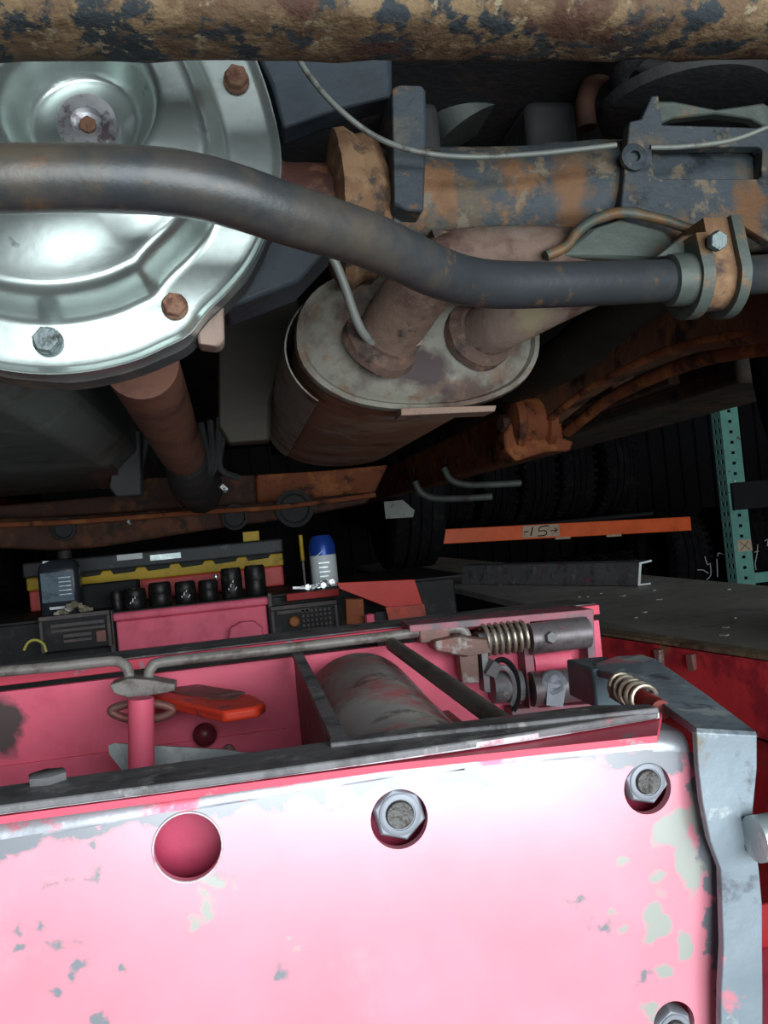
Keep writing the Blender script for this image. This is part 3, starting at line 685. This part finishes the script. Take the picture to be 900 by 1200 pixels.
MB().tube([P(x,y,.83) for x,y in ((130,833),(146,826),(166,824),(190,826),(203,832),(190,840),(165,843),(145,841))], .004, 10, closed=True).build('post_collar', m_brown, JK)
o = P(240,860,.885); MB().lathe(o, (0,-1,0), [(.010,0),(.012,.004),(.010,.009),(.005,.012),(0,.013)], 20).build('knob', mat('dark_red_knob',(.13,.02,.03),[],.35), JK)
o = P(268,879,.885); MB().lathe(o, (0,-1,0), [(.006,0),(.006,.004),(0,.006)], 14).build('knob', m_brown, JK)
MB().prism([P(x,y,.835) for x,y in ((127,874),(134,871),(268,879),(300,884),(290,900),(145,905),(128,884))], (0,.003,0)).build('galvanised_strip', m_galv, JK)
# air cylinder
cyx, cyz, cyr = .104, -.182, .0585
b = MB(); pr2 = [(0,.885),(.034,.882),(.051,.872),(cyr,.855),(cyr,.70),(cyr*1.01,.69),(cyr,.68),(cyr,.537),(.0,.537)]
b.rings([[Vector((cyx+math.cos(2*math.pi*j/48)*max(r,1e-4), Y, cyz-.018*(.885-Y)/.35+math.sin(2*math.pi*j/48)*max(r,1e-4))) for j in range(48)] for r,Y in pr2])
lab(b.rough(.0004,30).build('hydraulic_cylinder', m_air, JK), 'sooty grey and red hydraulic cylinder')
b = MB().prism([(.049,.885,-.124),(.049,.53,-.135),(.049,.53,-.34),(.049,.885,-.34)], (-.005,0,0)); b.build('saddle_plate', m_brown, JK, .001)
MB().tube([(.0475,.88,-.122),(.050,.53,-.131)], 1, rect=(.010,.005), sub=1).build('saddle_rim', m_steel, JK)
MB().tube([(.146,.875,-.124),(.163,.500,-.1405)], .0072, 16).build('guide_rod', mat('oily_brown_rod',(.16,.14,.125),[((.07,.055,.048),.5,.64,30)],.5,.1,.2), JK)
b = MB().prism([(.175,.88,-.20),(.175,.54,-.20),(.20,.54,-.20),(.20,.88,-.20)], (0,0,-.02)); b.build('side_channel', m_brown, JK)
# right-hand mechanism
YF = .875
m_frame = mat('dirty_mauve_frame_paint', (.34,.12,.15), [((.16,.13,.14), .48, .58, 30), ((.5,.07,.12), .58, .66, 20)], .5)
fr = [P(x,y,YF) for x,y in ((488,730),(688,712),(697,722),(700,826),(626,834),(608,826),(604,732),(488,744))]
def bar(x0,y0,x1,y1,w_,name,mt,Y=YF,d=.014):
    p0, p1 = P(x0,y0,Y), P(x1,y1,Y); t = (p1-p0).normalized(); n_ = Vector((t.z,0,-t.x))*w_*.5*Y/1000
    return MB().prism([p0+n_, p1+n_, p1-n_, p0-n_], (0,d,0)).rough(.0003,60).build(name, mt, JK, .001)
bar(480,737,696,718,9,'frame_top',m_frame,d=.05); bar(691,714,697,834,10,'frame_end',m_frame,d=.05); bar(616,728,626,832,11,'frame_divider',m_frame,d=.05); bar(600,836,700,829,10,'frame_bottom',m_frame,d=.05)
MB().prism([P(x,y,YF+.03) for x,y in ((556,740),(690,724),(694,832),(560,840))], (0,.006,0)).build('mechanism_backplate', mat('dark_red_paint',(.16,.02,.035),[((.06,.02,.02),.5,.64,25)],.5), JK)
def crossx(x0,y0,x1,y1,rp,Y,name,mt):
    return MB().tube([P(x0,y0,Y),P(x1,y1,Y)], rp*Y/1000, 28).rough(.0005,50).build(name, mt, JK)
m_pin = mat('greasy_pin', (.17,.15,.155), [((.48,.10,.13), .55, .63, 22), ((.08,.07,.07), .55, .65, 35)], .42, .35, .2)
p1 = crossx(620,749,688,741,19,YF-.005,'upper_pin',m_pin); p2 = crossx(622,808,692,800,21,YF-.005,'lower_pin',m_pin)
MB().tube([P(622,777,YF+.02),P(664,773,YF+.02)], .016, 20).build('middle_pin', m_redin, JK)
MB().hexn(P(645,747,YF-.022), (0,-1,.1), .011, .006).build('grease_fitting', m_steel, p1)
MB().lathe(P(648,800,YF-.018), (0,-1,.2), [(.014,0),(.013,.004),(.008,.007),(.004,.006),(0,.007)], 12).rough(.002,90).build('weld_lump', m_nut, p2)
MB().rbox(P(650,815,YF-.022), (.020,.006,.022), (0,.2,0)).rough(.002,90).build('weld_lump', m_nut, p2)
m_spr = mat('brass_grey_spring', (.42,.36,.28), [((.13,.11,.10), .54, .62, 60)], .4, .7, .1)
MB().spring(P(566,750,YF), P(614,745,YF), .0155, .0022, 6.5).build('spring', m_spr, JK)
MB().tube([P(560,751,YF), P(614,745,YF)], .008, 16).build('spring_pin', m_steel, JK)
MB().prism([P(x,y,.86) for x,y in ((508,752),(540,745),(575,749),(578,764),(545,770),(512,764))], (0,.05,0)).build('latch_block', m_brown, JK, .002)
MB().prism([P(x,y,.875) for x,y in ((490,738),(528,735),(528,752),(492,754))], (0,.03,0)).build('latch_block', m_brown, JK, .002)
MB().prism([P(x,y,.865) for x,y in ((538,768),(560,766),(562,800),(542,802))], (0,.02,0)).build('latch_strap', m_brown, JK, .001)
MB().prism([P(x,y,.862) for x,y in ((564,764),(572,764),(575,812),(568,812))], (0,.02,0)).build('latch_strap', m_steel, JK, .001)
for k,rp in ((0,34),(1,25)):
    c = P(590,806,.87); pts = [c+Vector((math.cos(math.radians(t))*rp*.00087*.55,0,math.sin(math.radians(t))*rp*.00087)) for t in range(-60,130,20)]
    MB().tube(pts, .0030, 8, sub=3).build('ratchet_ring', m_rubber if k==0 else m_steel, JK)
MB().tube([P(576,806,.885), P(610,803,.885)], .017, 20).build('roller', m_steel, JK)
MB().rbox(P(577,782,.86), (.012,.012,.014), (.3,.5,.2)).rough(.002,80).build('pawl', m_steel, JK)
# galvanised block, small spring, bent strap
MB().prism([P(x,y,.70) for x,y in ((694,784),(742,780),(752,796),(748,832),(698,830))], (0,.06,0)).build('end_block', mat('blue_grey_block',(.10,.14,.16),[((.18,.20,.20),.5,.64,18)],.5,.3,.2), JK, .002)
MB().spring(P(724,803,.66), P(758,822,.58), .0105, .0018, 5).build('spring', m_spr, JK)
MB().tube([P(722,802,.66), P(775,832,.56)], .007, 14).build('spring_pin', m_redin2, JK)
sa = [P(697,777,.72),P(722,769,.73),P(752,767,.73),P(768,772,.70),P(828,814,.59),P(886,857,.485)]
sb = [P(700,785,.70),P(722,791,.66),P(745,800,.62),P(760,812,.59),P(795,838,.53),P(815,853,.487)]
b = MB()
rsx = []
for q1, q2 in zip(sa, sb): rsx.append([q1, q2, q2-Vector((0,0,.006)), q1-Vector((0,0,.006))])
L_e = [(816,858),(819,900),(823,940),(832,985),(845,1020),(846,1060),(848,1110),(846,1160),(844,1290)]
R_e = [(887,862),(887,900),(883,950),(886,985),(890,1020),(893,1060),(893,1110),(894,1160),(894,1290)]
for k,(l_, r__) in enumerate(zip(L_e, R_e)):
    Y = .483+.002*math.sin(k*1.7); ql, qr = P(l_[0],l_[1],Y), P(r__[0],r__[1],Y)
    rsx.append([qr, ql, ql+Vector((0,.006,0)), qr+Vector((0,.006,0))])
b.rings(rsx).rough(.0005,35).build('bent_strap', m_strap, JK, .0012, ang=30)
# side rail to the right with rusty lip, arms riding on the lift track, pipe
ra, rb = PZ(700,745,-.16), PZ(903,776,-.16)
dr = (rb-ra).normalized(); ra2 = ra-dr*.05; rb2 = rb+dr*.35
sn = Vector((-dr.y, dr.x, 0)); sn = sn if sn.x > 0 else -sn
MB().prism([ra2, rb2, rb2+Vector((0,0,-.075)), ra2+Vector((0,0,-.075))], sn*.005).rough(.0006,20).build('side_rail', mat('scratched_rail_red',(.52,.035,.04),[((.20,.10,.06),.57,.63,12),((.28,.02,.03),.5,.6,25)],.5), JK, .001)
MB().prism([ra2+Vector((0,0,.001)), rb2+Vector((0,0,.001)), rb2+sn*.022+Vector((0,0,.001)), ra2+sn*.022+Vector((0,0,.001))], (0,0,.005)).rough(.001,30).build('rail_lip', mat('tan_rusty_lip',(.14,.10,.06),[((.26,.20,.12),.54,.62,30),((.06,.035,.02),.52,.6,20)],.75,0,.5), JK, .001)
for x,y in ((788,768),(826,830),(750,760)):
    q = PZ(x, y, -.19); MB().rbox(ra+ (rb-ra)*((x-700)/203)-Vector((0,0,.012+.02*((x//7)%2)))-sn*.002, (.008,.008,.016), (0,0,.3)).rough(.002,90).build('rust_flake', m_brown, JK)
MB().prism([rb2+Vector((-.10,0,-.09)), rb2+Vector((-.10,.7,-.09)), rb2+Vector((-.04,.7,-.09)), rb2+Vector((-.04,0,-.09))], (0,0,-.12)).build('lower_rail', m_redin2, JK, .002)
q = P(893,982,.47); MB().tube([q+Vector((-.005,0,0)), q+Vector((.14,0,.0))], .0135, 24).build('cross_pipe', m_galv, JK)
MB().box(.25,.588,.62,.80,-.3595,-.325).build('carriage_arm', m_redin2, JK, .002)
MB().box(-.77,-.43,.62,.80,-.3595,-.325).build('carriage_arm', m_redin2, JK, .002)

# ------------------------------------------------------------------ CART and things on it
CY = 1.66; cz = PZ(220,706,-.11).z
zt = P(220,708,CY).z
CT = empty('tool_cart', (-.15, 1.9, -H), 'low red shop cart behind the jack, carrying tools and ribbed pads', 'cart')
xL, xR = P(134,712,CY).x, P(311,700,CY).x
MB().box(-.62,.42,CY+.02,CY+.42,-H+.12,zt-.004).build('cabinet', m_black, CT, .004)
MB().box(xL,xR,CY,CY+.02,zt-.075,zt-.018).build('drawer_front', m_redin, CT, .003)
MB().box(xL-.004,xR+.004,CY-.008,CY+.02,zt-.0175,zt-.002).build('drawer_lip', m_redin, CT, .004)
MB().box(xL-.012,xL-.004,CY-.006,CY+.02,zt-.09,zt+.004).build('edge_post', m_tread, CT, .001)
MB().box(xR+.004,xR+.012,CY-.006,CY+.02,zt-.09,zt+.004).build('edge_post', m_tread, CT, .001)
MB().box(-.64,.44,CY+.0,CY+.44,zt-.004,zt).build('worktop', m_black, CT)
for x in (-.58,.38):
    for y in (CY+.06,CY+.38):
        MB().lathe((x-.015,y,-H+.05), (1,0,0), [(0,0),(.05,0),(.05,.03),(0,.03)], 20).build('caster', m_rubber, CT)
        MB().box(x-.02,x+.02,y-.02,y+.02,-H+.1,-H+.12).build('caster_plate', m_steel, CT)
MB().box(P(335,697,CY).x,P(396,693,CY).x,CY-.016,CY-.0006,zt-.014,zt-.0004).build('red_edge', m_redin2, CT, .001)
# hexagonal tab in front of the drawer
MB().prism([P(x,y,CY-.03) for x,y in ((268,748),(270,736),(282,729),(298,728),(308,736),(308,746))], (0,.02,0)).build('hex_tab', m_redin, CT, .002)
def pad(x0,y0,x1,y1,h,name,label,flip):
    c0, c1 = P(x0,y0,CY), P(x1,y1,CY)
    X0, X1 = c0.x, c1.x; zt_ = (c0.z+c1.z)/2; Y = CY-.018
    e = MB().box(X0,X1,Y,Y+.0155,zt_-h,zt_).build(name, m_black, CT, .002); lab(e, label)
    MB().box(X0,X1,Y-.006,Y,zt_-.008,zt_).build('rim', m_tread, e, .001)
    MB().box(X0,X0+.006,Y-.006,Y,zt_-h,zt_-.0085).build('rim', m_tread, e, .001)
    MB().box(X1-.006,X1,Y-.006,Y,zt_-h,zt_-.0085).build('rim', m_tread, e, .001)
    return e, X0, X1, zt_, Y
e, X0, X1, zp, Y = pad(316,709,393,703,.062,'grid_pad','ribbed dark pad with square studs and an orange knob, right of pink drawer',0)
for i in range(9):
    for j in range(5):
        xx = X0+.058+i*.0085
        if xx < X1-.01: MB().box(xx,xx+.005,Y-.005,Y,zp-.018-j*.009,zp-.0125-j*.009).build('stud', m_tread, e)
MB().box(X0+.012,X0+.075,Y-.005,Y,zp-.016,zp-.010).build('raised_bar', m_tread, e)
q = P(344,727,CY); MB().lathe((q.x,Y,q.z), (0,-1,0), [(.010,0),(.010,.010),(.007,.013),(0,.013)], 18).build('knob', m_ochre, e)
e, X0, X1, zp, Y = pad(48,722,130,714,.066,'ribbed_pad','ribbed dark pad with stepped bars, left of pink drawer below the oil bottle',1)
for k,(u0,u1,v0,v1) in enumerate(((.02,.13,.016,.022),(.02,.13,.026,.031),(.04,.09,.036,.042),(.04,.09,.046,.051),(.098,.125,.036,.056))):
    MB().box(X0+u0,min(X0+u1,X1-.01),Y-.005,Y,zp-v1,zp-v0).build('raised_bar', m_brown if k==4 else m_tread, e)
MB().tube([P(x,y,1.45) for x,y in ((28,762),(33,753),(42,750),(51,755),(54,764))], .0022, 8).build('hose_loop', mat('yellow_green_hose',(.42,.38,.08),[],.5))
hz_ = bpy.data.objects['hose_loop']; tag(hz_, 'small yellowish hose loop beside the left ribbed pad', 'hose')
# sockets
def socket(x, h, r, label, mark):
    q = P(x, 700, CY+.035); base = Vector((q.x, CY+.035, zt+.0005))
    e = empty('impact_socket', base, label, 'socket', 'black sockets lined up on the red cart')
    MB().lathe(base, (0,0,1), [(0,0),(r*.93,0),(r,.003),(r,h*.45),(r*.98,h*.47),(r*.98,h*.5),(r,h*.52),(r*.98,h*.9),(r*.86,h),(r*.6,h),(r*.58,h-.012),(0,h-.012)], 26).build('barrel', m_socket, e)
    if mark:
        for k in range(mark):
            MB().rbox(base+Vector((-.006+.0045*k, -r-.0004, h*(.42+.12*((k*7)%3)-.1))), (.0018,.0012,.007 if k%2 else .004), (0,.2*k,0)).build('size_mark', m_white, e)
    return e
for i,(x,h,r,mk,lb) in enumerate(((137,.036,.011,0,'smallest black socket at the left end of the row, nearly hidden by its neighbour'),(158,.038,.0215,3,'low wide black socket with white marks, second from left'),
    (188,.045,.0215,0,'plain wide black socket without marks, third from left'),(218,.042,.020,4,'black socket with two columns of white marks, middle of the row'),
    (245,.040,.019,0,'low plain black socket just left of the two tall ones'),(273,.058,.0205,4,'tall black socket with faint marks, left one of the tall pair'),(301,.059,.0205,0,'tall black socket at the right end of the row'))):
    socket(x,h,r,lb,mk)
q = P(254,688,CY+.035); 
o = MB().lathe((q.x,CY+.035,zt+.041), (0,0,1), [(0,0),(.004,0),(.005,.004),(.003,.009),(0,.009)], 12).build('ball_tip', m_shiny); tag(o, 'tiny bright fitting sitting on a low black socket', 'fitting')
# bin behind the sockets
BY = 1.92
BN = empty('parts_bin', (P(180,700,BY).x, BY+.08, zt+.001), 'red and yellow parts bin with black lid behind the row of sockets', 'bin')
bl, br = P(34,700,BY).x, P(334,690,BY).x
zz = lambda x,y: P(x,y,BY).z
z1 = zz(200,676); z2 = zz(200,661); z3 = zz(200,650)
MB().box(bl,br,BY,BY+.16,zt+.001,z1).build('bin_body', m_binred, BN, .004)
MB().box(bl-.002,br+.002,BY-.006,BY+.162,z1+.0003,z2).build('bin_rim', m_yel, BN, .003)
MB().box(bl-.006,br+.004,BY-.012,BY+.168,z2+.0003,z3+.012).build('bin_lid', m_bandblk, BN, .004)
for k in range(6):
    xx = bl+.10+k*.072
    MB().prism([Vector((xx,BY-.0085,z2-.0)), Vector((xx+.055,BY-.0085,z2)), Vector((xx+.050,BY-.0085,z2-.008)), Vector((xx+.006,BY-.0085,z2-.010))], (0,.002,0)).build('lid_tab', m_black, BN)
for x0_,x1_ in ((137,167),(176,212)):
    q0,q1 = P(x0_,654,BY-.0125), P(x1_,651,BY-.0125)
    MB().box(q0.x,q1.x,BY-.0135,BY-.0122,q0.z-.006,q0.z+.006).build('lid_label', m_white if x0_==137 else m_galv, BN)
q0 = P(268,684,BY); MB().box(q0.x-.06,q0.x+.06,BY-.004,BY-.0002,q0.z-.012,q0.z+.010).build('name_plate', m_redin, BN, .001)
q0 = P(295,637,BY+.05); o = MB().box(q0.x-.018,q0.x+.018,BY+.04,BY+.07,z3+.0125,z3+.034).build('yellow_box', m_yel); tag(o,'small yellow box on the black lid of the parts bin','box')
# black box behind bottle
q0 = P(105,700,1.75); o = MB().box(q0.x-.055,q0.x+.09,1.77,1.82,zt+.0003,zt+.052).build('black_case', m_dim, None, .003); tag(o,'low flat black case behind the oil bottle','case')
# oil bottle
q = P(73,706,1.73); bx = q.x
OB = empty('oil_bottle', (bx,1.73,zt), 'dark oil bottle with blue-grey label at the left end of the cart', 'bottle')
def rr2(cx,cy,hx,hy,z,n=24,e_=.45):
    return [Vector((cx+math.copysign(abs(math.cos(2*math.pi*k/n))**e_,math.cos(2*math.pi*k/n))*hx, cy+math.copysign(abs(math.sin(2*math.pi*k/n))**e_,math.sin(2*math.pi*k/n))*hy, z)) for k in range(n)]
MB().rings([rr2(bx,1.73,.036,.024,zt+.0005), rr2(bx,1.73,.038,.026,zt+.006), rr2(bx,1.73,.038,.026,zt+.085), rr2(bx,1.73,.034,.024,zt+.10), rr2(bx+.002,1.73,.024,.018,zt+.106), rr2(bx+.002,1.73,.016,.014,zt+.108)]).build('bottle_body', m_oil, OB)
MB().box(bx-.030,bx+.028,1.7025,1.7036,zt+.028,zt+.084).build('bottle_label', m_oillab, OB)
for k in range(5): MB().box(bx+.002,bx+.024,1.7015,1.7024,zt+.040+k*.008,zt+.0415+k*.008).build('print_line', m_galv, OB)
MB().box(bx-.018,bx+.010,1.7015,1.7024,zt+.014,zt+.019).build('print_line', m_white, OB)
MB().lathe((bx+.012,1.73,zt+.1085), (0,0,1), [(0,0),(.013,0),(.013,.014),(.011,.016),(0,.016)], 20).build('bottle_cap', m_black, OB)
MB().rbox((bx-.016,1.715,zt+.1035),(.020,.004,.006),(0,.05,0)).build('handle_glint', m_white, OB)  # highlight on the bottle handle, modelled as a small white bar
# heap of small parts near the bottle
o = MB()
random.seed(3)
for k in range(16):
    q = P(66+k*2.6, 711-8*math.exp(-((k-8)/4)**2), CY+.03); o.rbox((q.x, CY+.03+random.uniform(-.012,.012), zt+.004+.016*math.exp(-((k-8)/4)**2)), (.014,.010,.006), (random.random()*.8,random.random()*.8,random.random()*3))
b_ = o.build('rag', mat('soiled_rag',(.25,.22,.15),[((.5,.48,.42),.55,.62,60)],.8), None); tag(b_, 'small crumpled grubby rag lying in front of the oil bottle', 'rag')
# spray can
q = P(381,682,1.74); sx = q.x; sz = P(381,683,1.74).z
SCN = empty('spray_can', (sx,1.74,zt), 'blue and white spray can standing right of the parts bin', 'spray can')
s0 = zt+.0005
hcan = P(381,627,1.74).z
zw = P(381,650,1.74).z
MB().lathe((sx,1.74,s0), (0,0,1), [(0,0),(.026,0),(.027,.003),(.027,zw-s0),(0,zw-s0)], 28).build('can_body', m_white, SCN)
MB().lathe((sx,1.74,zw+.0002), (0,0,1), [(.0272,0),(.0272,(hcan-zw)*.45),(.023,(hcan-zw)*.8),(.018,hcan-zw),(0,hcan-zw)], 28).build('can_shoulder', m_canb, SCN)
MB().tube([Vector((sx+.0275*math.cos(math.radians(t)),1.74+.0275*math.sin(math.radians(t)),zw-.004+.030*((t+150)/60.)**2*.55)) for t in range(-150,-95,6)], .0012, 6, sub=1).build('white_stripe', m_white, SCN)
for k in range(5): MB().box(sx-.012,sx+.010-.004*(k%2),1.7125,1.7128,s0+.012+k*.009,s0+.0145+k*.009).build('print_line', m_galv, SCN)
# yellow driver and steel tools
o = empty('yellow_screwdriver', P(354,660,1.78), 'thin yellow screwdriver standing upright left of the spray can', 'screwdriver')
MB().tube([P(352,627,1.78), P(355,657,1.78)], .0042, 12).build('handle', m_yel, o); MB().cyl(P(355,657.5,1.78), (P(355,657,1.78).x,1.78,zt+.002), .0025).build('shaft', m_steel, o)
random.seed(5)
for k,(x,y,l,an,nm,lb) in enumerate(((352,684,.034,.2,'wrench','small bright wrench lying left below the spray can'),(372,687,.030,-.5,'steel_pin','short bright steel pin leaning below the spray can'),(384,684,.022,1.2,'steel_bolt','shiny steel bolt standing on the tray in front of spray can'),(364,690,.040,.05,'feeler_strip','thin shiny metal strip at the front edge of the tool tray'))):
    q = P(x,y,1.69+k*.006); q.z = zt+.006+(.004 if k==2 else 0)
    b = MB().rbox(q, (l,.005,.005), (0,an*.6,.2)); b.lathe(q+Vector((l*.4,0,0)), (0,-1,0), [(.006,-.003),(.006,.003),(0,.003)], 10)
    tag(b.build(nm, m_shiny), lb, 'tool')
# red flap to the right
o = empty('red_guard', P(450,720,1.52), 'bright red bent sheet guard beside the front tyre', 'guard')
MB().prism([P(x,y,1.5) for x,y in ((394,683),(486,679),(500,722),(492,730),(462,728),(455,712),(398,690))], (0,.006,0)).build('sheet', mat('tomato_red_sheet',(.50,.035,.025),[((.2,.02,.02),.54,.66,12)],.5), o, .001)
MB().prism([P(x,y,1.49) for x,y in ((452,712),(497,708),(500,726),(456,728))], (0,.006,0)).build('lower_sheet', mat('orange_red_sheet',(.50,.06,.03),[((.2,.03,.02),.5,.66,14)],.5), o)
q = P(465,715,1.505); MB().box(q.x-.04,q.x+.04,1.507,1.53,-H,q.z).build('stand', m_black, o); MB().box(q.x-.1,q.x+.1,1.42,1.62,-H,-H+.01).build('stand_foot', m_black, o)
o = MB().prism([P(x,y,1.42) for x,y in ((405,702),(426,702),(428,732),(406,732))], (0,.03,0)).build('brown_block', m_rust, None, .002); tag(o, 'small rusty brown block right of the studded pad', 'block')
o = MB().lathe(P(434,730,1.4), (0,0,1), [(0,-.02),(.008,-.02),(.008,.014),(0,.016)], 8).build('pink_stud', m_redin, None); tag(o, 'tiny pink stud just right of the rusty block', 'stud')

# ------------------------------------------------------------------ RACK with tyres
RK = empty('pallet_rack', (2.2, 4.8, -H), 'teal upright pallet rack with bright orange beam', 'rack')
def beam(x0,y0,x1,y1,Y,th,name,mt,d=.045):
    p0,p1 = P(x0,y0,Y),P(x1,y1,Y)
    return MB().prism([p0+Vector((0,0,th/2)),p1+Vector((0,0,th/2)),p1-Vector((0,0,th/2)),p0-Vector((0,0,th/2))],(0,d,0)).build(name,mt,RK,.004)
ob = beam(460,632,810,613.5,4.78,.085,'orange_beam',m_orangeb)
lab(ob, 'bright orange horizontal beam with a card label')
# card label with handwritten figures
q0,q1 = P(612,623.5,4.778),P(656,621,4.778)
cd = MB().prism([P(x,y,4.776) for x,y in ((613,616.5),(655,614),(656,628),(612,630.5))],(0,.003,0)).build('card_label', m_card, ob)
def stroke(pts, Y=4.774, r=.0036, par=cd, mt=m_ink, nm='ink_stroke'):
    return MB().tube([P(x,y,Y) for x,y in pts], r, 6, sub=2).build(nm, mt, par)
stroke([(614,623.5),(619,623)]); stroke([(624.5,617.5),(622,628)]); stroke([(643,616),(633,617.5),(631.5,622.5),(637,621.5),(641,624),(638,627.5),(630,628)])
stroke([(645,622),(653,621)],r=.0024); stroke([(650,619),(653,621),(650,623)],r=.0024)
for x in (660,720):
    beam(x-9,y0:=631-(x-660)*.05,x+9,y0-1,4.775,.014,'beam_clip',m_card,.02)
# upright: front post with square holes and side face with slots
YU = 4.62
def upright(pts_top, pts_bot, z0, z1, Y, parent):
    xT = None
    pass
xu0 = P(865,690,YU).x; xu1 = P(886,690,YU).x; wU = xu1-xu0
zh = P(850,480,YU).z+.5
nh = 0
def holed(x0,x1,Y,zlo,zhi,name):
    loops = []; z = zlo+.03
    while z < zhi-.03:
        cx_ = (x0+x1)/2; loops.append([Vector((cx_-.011,Y,z-.009)),Vector((cx_+.011,Y,z-.009)),Vector((cx_+.011,Y,z+.009)),Vector((cx_-.011,Y,z+.009))]); z += .062
    return MB().prism([Vector((x0,Y,zlo)),Vector((x1,Y,zlo)),Vector((x1,Y,zhi)),Vector((x0,Y,zhi))],(0,.003,0),loops).build(name,m_teal,RK)
holed(xu0,xu1,YU,-H,zh,'upright_face')
# slotted side face
loops = []; z = -.70
while z < zh-.03:
    for yy in (YU+.018, YU+.060): loops.append([Vector((xu0,yy,z)),Vector((xu0,yy+.022,z)),Vector((xu0,yy+.022,z+.026)),Vector((xu0,yy,z+.026))])
    z += .062
MB().prism([Vector((xu0,YU+.0032,-H)),Vector((xu0,YU+.10,-H)),Vector((xu0,YU+.10,zh)),Vector((xu0,YU+.0032,zh))],(.003,0,0),loops).build('upright_side',m_teal,RK)
MB().box(xu0-.004,xu1+.01,YU-.03,YU+.14,-H,-H+.008).build('foot_plate', m_teal, RK)
MB().box(.80,.90,4.75,4.86,-H,1.4).build('far_upright', m_teal, RK)
# dark box beam crossing the upright, teal cross piece, label
q0,q1 = P(858,565,YU-.03),P(960,560,YU-.03)
MB().box(q0.x,q1.x+.6,YU-.03,YU-.002,P(860,598,YU).z,P(860,566,YU).z).build('dark_beam', m_dim, RK, .003)
q0 = P(884,680,YU)
MB().box(xu1+.001,xu1+.8,YU+.05,YU+.09,P(890,684,YU).z,P(890,672,YU).z).build('teal_brace', m_teal, RK)
cl = MB().prism([P(x,y,YU-.002) for x,y in ((864,633),(880,632),(882,645),(865,647))],(0,.001,0)).build('tape_label', m_card, RK)
stroke([(867,635),(879,644)],YU-.003,.0016,cl); stroke([(877,634),(868,645)],YU-.003,.0016,cl)
MB().rbox(P(861,564,YU-.01),(.012,.01,.012),(0,0,0)).build('beam_pin', m_white, RK)
# shelf decks
zb_ = P(650,620,4.78).z+.043
MB().box(.905,xu0-.36,4.865,5.9,zb_-.02,zb_).build('shelf_deck', m_dim, RK)
zl_ = -H+.35
MB().box(.905,xu0-.36,4.865,5.9,zl_-.02,zl_).build('shelf_deck', m_dim, RK)
# tyres
T0 = tyre_part((0,0,0), .34, .20, .22, None, 'tyre', 40, m_tyre2)
first = True; lbl_u = 'black tyre standing in the upper rack row above the orange beam'; lbl_l = 'black tyre standing in the lower rack row beneath the orange beam'
k = 0
for row,(zz_,lb,gr) in enumerate(((zb_+.342,lbl_u,'tyres on the upper rack shelf'),(zl_+.342+.34,lbl_l,'tyres in the lower rack row'))):
    for i in range(9 if row==0 else 9):
        x = 1.05+i*.262
        if x > xu0-.47: break
        o = T0 if first else T0.copy()
        if not first: COL.objects.link(o)
        first = False
        o.location = (x, 5.26+.03*math.sin(i*2.1), (zb_ if row==0 else zl_)+H+.0005); tag(o, ('black tyre %s in the rack row %s the orange beam' % (('leftmost','second from left','third from left','fourth from left','fifth from left','sixth from left','seventh from left','eighth from left','ninth from left')[i], 'above' if row==0 else 'beneath')), 'tyre', gr)
# tyres by the upright with chalk scribbles
def ttyre(X,x,y,Y,r,label,ch):
    q = P(x,y,Y); e = tyre_part((0,0,0), r, r*.55, .24, None, 'tyre', 40, m_tyre2)
    q.x = X; e.location = (X, Y+r, q.z-r+H); tag(e, label, 'tyre')
    for s in ch:
        b = MB().tube([P(a,c_,Y-.006) for a,c_ in s], .0026, 6, sub=2).build('chalk_mark', m_chalk, e)
        b.location = b.location - Vector(e.location) + WL[e.name] if False else b.location
        b.parent = e; b.location = WL[b.name]-Vector(e.location)
    st = MB().box(q.x-.13,q.x+.13,Y+.04,Y+2*r-.04,-H,q.z-r-.001).build('tyre_stand', m_dim, None, .004); tag(st, 'low dark stand under the chalked tyre '+('left' if x < 870 else 'right')+' of the teal upright', 'stand')
    return e
ttyre(xu0-.15,833,652,4.80,.31,'tyre with white chalk scribble at the left foot of the teal upright',
      (((826,652),(829,662),(832,660),(833,674),(828,679)),((817,668),(824,668),(830,672)),((841,652),(842,648),(849,650)),((840,655),(841,676))))
ttyre(xu1+.16,900,648,4.80,.31,'tyre with white chalk scribble right of the teal upright',
      (((888,638),(887,650),(885,660),(886,668)),((896,634),(900,632),(899,640)),((884,647),(889,646))))
